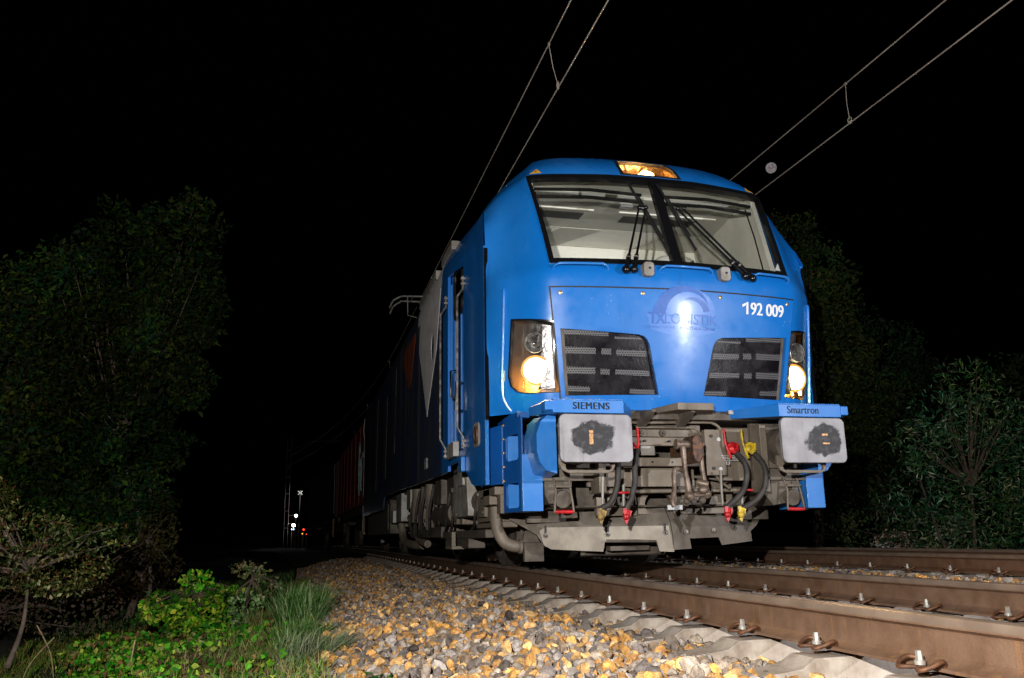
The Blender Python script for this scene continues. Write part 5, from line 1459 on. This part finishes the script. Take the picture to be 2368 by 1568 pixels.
def blobs(centres, n, rng, shell=.55):
    """leaf positions in a set of clumps (x, y, z, rx, ry, rz)"""
    c = np.array(centres); w = c[:, 3]*c[:, 4]*c[:, 5]; w = w**.8; w /= w.sum()
    k = rng.choice(len(c), n, p=w)
    d = rng.normal(size=(n, 3)); d /= np.linalg.norm(d, axis=1)[:, None]
    r = rng.uniform(shell, 1.0, n)**.7
    r = r*(1+.22*np.sin(d[:, 0]*5+k)*np.sin(d[:, 2]*6+k*2))
    tint = rng.uniform(.45, 1.5, (len(c), 1))*rng.uniform([.75, .9, .7], [1.35, 1.1, 1.2], (len(c), 3))
    return c[k, :3]+d*r[:, None]*c[k, 3:6], tint[k]
GP = [(.035, .085, .022), (.05, .10, .028), (.028, .06, .022), (.09, .11, .03), (.04, .07, .045)]
def tree(name, loc, clumps, n, size, label, grp, seed, trunk=None, pal=GP, asp=1.8, bark=BARK, jit=.35, sub=3, shell=.5):
    rng = np.random.default_rng(seed)
    root = tag(empty(name, loc), label, 'tree' if 'tree' in name else 'bush', grp)
    # secondary clumps scattered over each clump for an uneven outline
    cl = []
    for c in clumps:
        cl.append(tuple(c))
        for _ in range(sub):
            d = rng.normal(size=3); d /= np.linalg.norm(d)
            cl.append((c[0]+d[0]*c[3]*.9, c[1]+d[1]*c[4]*.9, c[2]+d[2]*c[5]*.9, c[3]*rng.uniform(.25, .5), c[4]*rng.uniform(.25, .5), c[5]*rng.uniform(.2, .45)))
    Cp, tn = blobs(cl, n, rng, shell)
    leaf_mesh('crown', Cp, size, rng, pal, root, asp, shade=tn)
    mb = MB()
    for path, r in (trunk or []):
        P = spline(path, 5); m = len(P); mb.tube(P, [r*(1-.75*i/m) for i in range(m)], n=8)
    for c in cl[:24]:
        st_ = Vector(trunk[0][0][-1]) if trunk else Vector((0, 0, 0))
        e = Vector(c[:3]); mb.tube(spline([st_, st_.lerp(e, .5)+Vector((rng.uniform(-.2, .2), 0, rng.uniform(-.1, .3)))*max(c[3], .3), e], 3), [.05*max(c[3], .25), .045*max(c[3], .25), .04*max(c[3], .25), .035*max(c[3], .25), .03*max(c[3], .25), .02*max(c[3], .25), .01*max(c[3], .25)], n=5)
    mb.build('trunk', bark, root, smooth=60)
    return root
TG = 'dark trees beside the line'
# left tree (about 15 m away)
lt = tree('leafy_tree', (-6.0, 10.6, -1.0),
  [(-.1, -.6, 6.3, .8, 1.0, 1.0), (.85, -.9, 6.3, .8, .9, 1.1), (-1.1, -.6, 5.6, .9, 1.1, .8), (-1.9, -.5, 5.2, .8, 1.0, .8), (.7, -.7, 4.7, .7, .9, .9), (-.4, -.7, 4.4, 1.3, 1.2, 1.2), (-1.8, -.5, 4.2, 1.2, 1.2, 1.2),
   (1.2, -.6, 5.4, .55, .7, .65), (1.15, -.5, 4.1, .42, .6, .5), (.2, -.5, 3.2, .95, 1.0, .8), (-1.2, -.4, 2.6, 1.3, 1.1, 1.0), (-2.6, -.4, 3.1, 1.2, 1.2, 1.4), (.3, -.2, 2.1, .65, .8, .6), (-.6, -.3, 1.7, .9, .8, .6), (-3.0, -.3, 5.3, 1.0, 1.0, 1.0), (-3.4, 0, 1.8, 1.2, 1, 1.2)],
  46000, .12, 'tall broad dark green tree beyond the nettles, tallest of the trees', TG, 11,
  trunk=[([(.55, .0, -.1), (.6, -.1, .35), (.48, -.15, .9), (.42, -.1, 1.6), (0, -.2, 3.0)], .13), ([(.75, -.1, -.15), (.62, -.15, .3), (.5, -.1, .8), (.6, -.1, 1.6), (.5, -.2, 2.6)], .07), ([(.3, .0, -.1), (.42, 0, .6), (.2, 0, 1.4), (-.6, 0, 2.4)], .08)], bark=BARKP, pal=[(.022, .060, .012), (.010, .050, .018), (.040, .050, .014), (.022, .036, .018), (.06, .11, .012)], sub=6, shell=.4)
tree('leafy_tree', (-10.2, 12.5, -1.0), [(0, 0, 3.2, 1.8, 1.5, 2.2), (-1.5, 0, 2.2, 1.6, 1.4, 1.6), (1.2, -.3, 1.8, 1.3, 1.2, 1.4)], 9000, .12, 'dim dark tree behind the tall broad one', TG, 14, trunk=[([(0, 0, 0), (.1, 0, 1), (0, 0, 2.4)], .12)])
# undergrowth left
BRP = [(.09, .13, .025), (.04, .08, .015), (.26, .28, .12), (.025, .05, .01), (.09, .05, .02)]
BG = 'bushes on the left bank'
tree('bramble_bush', (-5.6, 4.0, -.85), [(-.25, -.2, 1.62, .26, .4, .24), (.1, 0, 1.28, .48, .5, .24), (.62, -.1, 1.2, .38, .4, .18), (-.3, 0, .95, .5, .6, .28), (.4, 0, .9, .45, .5, .24)], 4000, .050, 'speckled bramble bush in front of the tall broad tree', BG, 21, trunk=[([(0, 0, 0), (.1, 0, .4), (.1, 0, .9)], .03)], pal=BRP, bark=BARKP, sub=5, shell=.5)
tree('bramble_bush', (-6.3, 5.6, -.95), [(0, 0, .7, .7, .6, .4), (.8, 0, .5, .6, .5, .35), (-.7, 0, .9, .7, .6, .5)], 2600, .06, 'darker low bramble bush behind the speckled one', BG, 23, trunk=[([(0, 0, 0), (0, 0, .5)], .03)], pal=[(.05, .04, .025), (.035, .045, .015), (.07, .05, .035)], sub=4)
tree('dry_bush', (-5.3, 9.6, -.95), [(0, 0, .8, .5, .5, .5), (.15, 0, 1.4, .35, .4, .4), (-.6, 0, .6, .6, .5, .4)], 2600, .07, 'brownish dry bush at the foot of the tall tree', BG, 25, trunk=[([(0, 0, 0), (.1, 0, .6), (0, 0, 1.3)], .05)], pal=[(.07, .05, .02), (.05, .04, .018), (.09, .075, .03), (.035, .045, .015)], bark=BARKP, sub=4)

# right of the train
tree('willow_bush', (6.9, 5.4, -.5),
  [(.15, -.3, 2.9, .5, .5, .45), (-.35, -.2, 2.5, .5, .5, .4), (.7, -.2, 2.4, .6, .6, .5), (-.8, -.1, 2.0, .45, .5, .4), (.1, -.2, 1.8, .9, .7, .7), (1.2, -.2, 1.8, .8, .7, .8), (-.9, -.1, 1.3, .55, .5, .5), (.3, 0, 1.0, 1.1, .7, .6), (-.4, 0, .6, .8, .6, .5), (1.3, 0, .8, .9, .7, .8), (-1.2, 0, .9, .4, .4, .5)],
  6500, .105, 'grey green narrow-leaved willow bush behind the empty track, its leaves catching light', TG, 31, trunk=[([(0, 0, 0), (.1, 0, .5), (.1, -.1, 1.4)], .05), ([(-.2, 0, 0), (-.5, 0, .7), (-.8, -.1, 1.5)], .03)], pal=[(.08, .15, .06), (.04, .10, .03), (.24, .32, .20), (.02, .07, .03), (.03, .14, .06)], asp=4.6, sub=5, shell=.35)
tree('leafy_tree', (6.4, 8.6, -.5),
  [(-.7, -.8, 6.0, .6, .8, .65), (-.15, -.8, 5.5, .7, .8, .7), (.1, -.8, 4.9, .65, .8, .7), (.0, -.8, 4.0, 1.0, .9, 1.0), (.45, -.7, 3.8, .7, .7, .7), (.7, -.6, 3.1, .7, .7, .7), (0, -.5, 2.6, 1.2, .8, 1.0), (-.9, -.5, 5.0, .9, .8, .9), (.9, -.4, 1.9, .9, .8, .8)],
  14000, .10, 'tall dim tree directly behind the cab of the locomotive', TG, 33, trunk=[([(0, 0, 0), (.1, 0, 1.5), (0, -.3, 3)], .14)], pal=[(.022, .045, .010), (.014, .035, .010), (.04, .05, .012)], sub=4)
tree('leafy_tree', (9.6, 11.0, -.6), [(0, 0, 4.8, 1.5, 1.2, 1.2), (-1.2, 0, 3.9, 1.3, 1.2, 1.1), (1.2, 0, 3.6, 1.5, 1.2, 1.3), (0, 0, 2.4, 2.2, 1.4, 1.6)], 11000, .12, 'low rounded tree, nearly black, between the dim tree and the willow', TG, 35, trunk=[([(0, 0, 0), (.1, 0, 1.2), (0, 0, 2.6)], .13)], pal=[(.03, .05, .02), (.025, .06, .02)], sub=4)
tree('leafy_tree', (13.0, 10.0, -.6), [(0, 0, 3.4, 1.8, 1.2, 1.3), (1.6, 0, 3.0, 1.6, 1.2, 1.3), (-1.2, 0, 2.2, 1.8, 1.2, 1.4)], 7000, .13, 'farthest dark tree, behind the willow bush', TG, 36, trunk=[([(0, 0, 0), (.1, 0, 1), (0, 0, 2.2)], .13)], pal=[(.03, .05, .02), (.025, .06, .02)], sub=3)
tree('bramble_bush', (7.1, 6.9, -.7), [(-.9, -.2, .9, .9, .6, .7), (.3, -.2, .8, 1.0, .6, .7), (1.4, -.1, .9, 1.0, .6, .8)], 8000, .06, 'dark green bramble thicket under the willow, behind the farthest rail', 'thicket behind the tracks', 37, trunk=[([(0, 0, 0), (0, 0, .6)], .03)], pal=[(.03, .055, .018), (.02, .05, .02), (.05, .06, .02)], sub=4)
PALE = [(.50, .46, .42), (.42, .36, .30), (.55, .52, .50), (.20, .15, .10)]
tree('pale_weed', (6.15, 6.1, -.45), [(0, 0, .55, .32, .2, .2), (-.25, 0, .42, .2, .2, .15), (.25, 0, .38, .25, .2, .15)], 420, .06, 'small pale-leaved weed behind the farthest rail, nearer the locomotive', 'pale weeds behind the farthest rail', 38, trunk=[([(0, 0, 0), (0, 0, .3)], .01)], pal=PALE, sub=2)
tree('pale_weed', (6.95, 5.9, -.45), [(0, 0, .52, .38, .2, .25), (.25, 0, .78, .2, .2, .2), (-.3, 0, .38, .3, .2, .12)], 560, .06, 'larger pale-leaved weed behind the farthest rail, below the willow', 'pale weeds behind the farthest rail', 39, trunk=[([(0, 0, 0), (0, 0, .3)], .01)], pal=PALE, sub=2)

# near plants on the left bank
LG = [(.04, .26, .01), (.10, .38, .02), (.22, .50, .03), (.02, .14, .008), (.40, .50, .07)]
tree('nettle_plant', (-4.05, 4.9, -.76), [(.05, 0, .64, .20, .2, .12), (-.25, 0, .44, .28, .25, .13), (.36, 0, .46, .28, .22, .13), (.05, 0, .28, .45, .3, .2), (-.35, 0, .3, .22, .2, .14)], 1500, .070, 'bright green leafy nettle clump, tallest plant on the bank', 'plants on the left bank', 41, trunk=[([(0, 0, 0), (.02, 0, .3), (.05, 0, .55)], .008)], pal=LG, asp=1.5, sub=4, shell=.4)
tree('nettle_plant', (-3.42, 4.2, -.68), [(0, 0, .68, .22, .15, .10), (.2, 0, .52, .16, .15, .12), (0, 0, .3, .2, .2, .2)], 480, .050, 'sparse pale-leaved plant between the nettle clump and the grass tuft', 'plants on the left bank', 42, trunk=[([(0, 0, 0), (0, 0, .3), (.05, 0, .58)], .007)], pal=[(.18, .24, .12), (.08, .18, .05), (.30, .32, .22)], asp=1.5, sub=3)
tree('small_weed', (-2.50, -1.35, -.46), [(0, 0, .07, .10, .09, .05), (.11, .02, .06, .08, .08, .04), (-.1, 0, .05, .06, .06, .03)], 110, .055, 'small bright green weed growing alone among the stones', 'plants on the left bank', 43, trunk=[([(0, 0, 0), (0, 0, .05)], .004)], pal=[(.03, .18, .02), (.05, .24, .03), (.02, .12, .02)], asp=1.3, sub=1)

# grass: tufts one can count, then the ground cover
GRM = mat('grass_blade', (.05, .1, .02), .6, attr=True, trans=.15, spec=.15)
def blades(C, hgt, rng, pal, spread=.5, w=.006, lean=None):
    n = len(C)
    h = hgt*rng.uniform(.5, 1.2, n); a = rng.uniform(0, 2*PI, n); sp = spread*rng.uniform(.2, 1., n)
    d = np.stack([np.cos(a)*sp, np.sin(a)*sp, np.ones(n)], 1)
    if lean is not None: d[:, :2] += np.array(lean)
    side = np.stack([-np.sin(a+.7), np.cos(a+.7), np.zeros(n)], 1)*w*rng.uniform(.6, 1.3, n)[:, None]
    segs = []
    for t_, ww in ((0, 1), (.4, .9), (.75, .6), (1, .05)):
        p = C+np.stack([d[:, 0]*h*t_*(.5+.8*t_), d[:, 1]*h*t_*(.5+.8*t_), h*(t_-.28*sp*t_*t_*1.8)], 1)
        segs += [p-side*ww, p+side*ww]
    V = np.stack(segs, 1)
    F = np.array([[0, 1, 3, 2], [2, 3, 5, 4], [4, 5, 7, 6]])
    Fa = (F[None]+(np.arange(n)*8)[:, None, None]).reshape(-1, 4)
    P = np.array(pal); c = P[rng.integers(0, len(P), n)]*rng.uniform(.6, 1.4, (n, 1))
    return V.reshape(-1, 3), Fa, np.repeat(c, 8, axis=0)
def tuft(x, y, r, n, h, label, pal, seed, lean=(0, 0), sp=.6, w=.005):
    rng = np.random.default_rng(seed)
    ang = rng.uniform(0, 2*PI, n); rr = r*np.sqrt(rng.random(n))
    z0 = float(gz(x, y))
    C = np.stack([rr*np.cos(ang), rr*np.sin(ang), np.zeros(n)-.01], 1)
    V, F, c = blades(C, h, rng, pal, sp, w, lean)
    o = np_mesh('grass_tuft', V, F, GRM, col=c); o.location = (x, y, z0)
    tag(o, label, 'grass tuft', 'grass tufts at the edge of the ballast')
GPL = [(.05, .14, .025), (.09, .21, .05), (.15, .26, .09), (.03, .09, .015), (.28, .34, .16)]
tuft(-2.86, 2.9, .20, 900, .46, 'tall blue green grass tuft at the edge of the ballast', GPL, 51, (.12, 0), .5, .0045)
tuft(-2.86, 1.5, .20, 700, .26, 'lower grass tuft just in front of the tall blue green one', GPL, 52, (.2, 0), .7, .0045)
tuft(-2.83, .45, .2, 800, .26, 'pale grass tuft hanging over the stones, nearest of the tufts', [(.16, .20, .11), (.10, .18, .06), (.25, .25, .17)], 53, (.3, -.1), .8, .0045)
tuft(-2.98, 4.4, .22, 600, .40, 'dim grass tuft behind the tall blue green one', GPL, 54, (.1, 0), .6, .005)
tuft(-3.5, 1.5, .3, 700, .24, 'dry brownish grass tuft on the bank, between nettle and ballast', [(.18, .11, .06), (.12, .10, .04), (.22, .18, .10)], 55, (.1, 0), .9, .004)
for i, (x, y, r, n, h, lab) in enumerate(((-3.25, .75, .2, 500, .22, 'short yellow green grass tuft, between the creeping leaves and the pale tuft'), (-3.35, 2.3, .22, 420, .24, 'loose brownish green grass tuft, just behind the short yellow green one'), (-3.15, 3.6, .2, 420, .30, 'thin grass tuft between the tall blue green tuft and the sparse plant'), (-3.0, 6.4, .22, 350, .34, 'dim grass tuft, farthest one along the ballast'), (-3.7, .9, .22, 420, .2, 'flat grass tuft growing among the creeping leaves'))):
    tuft(x, y, r, n, h, lab, [(.14, .22, .04), (.22, .26, .08), (.10, .18, .03), (.26, .18, .08)], 70+i, (.1, 0), .9, .0045)
rngv = np.random.default_rng(60)
def scatter(n, xr, yr, fn=None):
    x = rngv.uniform(*xr, n); y = rngv.uniform(*yr, n)
    if fn is not None: k = rngv.random(n) < fn(x, y); x, y = x[k], y[k]
    z = gz(x, y)+hnoise(x, y)*np.clip((np.abs(x-1.5)-4.5)/2, 0, 1)*1.6
    return np.stack([x, y, z], 1)
Va, Fa, Ca = [], [], []
o_ = 0
for n, xr, yr, h, pal, spd, w in ((34000, (-6.2, -2.95), (-1, 8), .12, [(.12, .26, .03), (.22, .26, .06), (.28, .16, .06), (.08, .18, .02)], .9, .0045), (9000, (-6.5, -3.0), (8, 20), .16, GPL, .8, .007), (9000, (-3.5, -2.72), (-1.5, 12), .19, [(.14, .26, .04), (.20, .28, .08), (.08, .18, .03), (.30, .24, .10)], .8, .004),
                         (8000, (7.0, 14), (3, 12), .25, [(.03, .06, .02), (.04, .08, .03)], .8, .008)):
    C = scatter(n, xr, yr, lambda x, y: .35+.65*(np.sin(x*3.1+1)*np.sin(y*2.3)>-.2))
    v, f, c = blades(C, h, rngv, pal, spd, w)
    Va.append(v); Fa.append(f+o_); Ca.append(c); o_ += len(v)
gr_ = np_mesh('grass', np.concatenate(Va), np.concatenate(Fa), GRM, col=np.concatenate(Ca))
tag(gr_, 'short green and dry grass on the banks beside the ballast', 'grass', kind='stuff')
C = scatter(19000, (-5.1, -2.95), (-.6, 5.4), lambda x, y: np.where(y < 3.6, .9, .4)*np.clip((-x-2.9)/.9, .10, 1)*np.where(np.sin(x*4.7+1.3*y)+np.sin(y*3.9-x*2) > -.25, 1, .12))
C[:, 2] += rngv.uniform(.01, .15, len(C))*(.6+.6*np.abs(np.sin(C[:, 0]*5+C[:, 1]*4)))
lf = leaf_mesh('ground_cover_leaves', C, .062, rngv, LG+LG+[(.30, .32, .10), (.26, .14, .05), (.10, .06, .03)], None, 1.35, 1.0, up=(0, 0, .15))
tag(lf, 'bright green creeping leaves covering the near bank', 'ground cover', kind='stuff')
# dry stalks standing on the bank
for i, (x, y, h, lx, lab) in enumerate(((-4.15, 1.9, .34, .02, 'single straw-coloured stalk standing on the bank below the nettle clump'), (-5.2, 2.9, .45, .25, 'bent dry stalk on the dark bank, leaning towards the train'), (-5.0, 3.3, .5, -.2, 'bent dry stalk on the dark bank, leaning away from the train'))):
    mb = MB(); mb.tube(spline([(0, 0, -.05), (lx*.3, 0, h*.5), (lx, .02, h)], 5), .006, n=6)
    o = mb.build('dry_stalk', mat('straw', (.38, .30, .15), .7, col2=(.22, .16, .08), ns=20), smooth=60); o.location = (x, y, float(gz(x, y))); tag(o, lab, 'stalk', 'dry stalks on the bank')
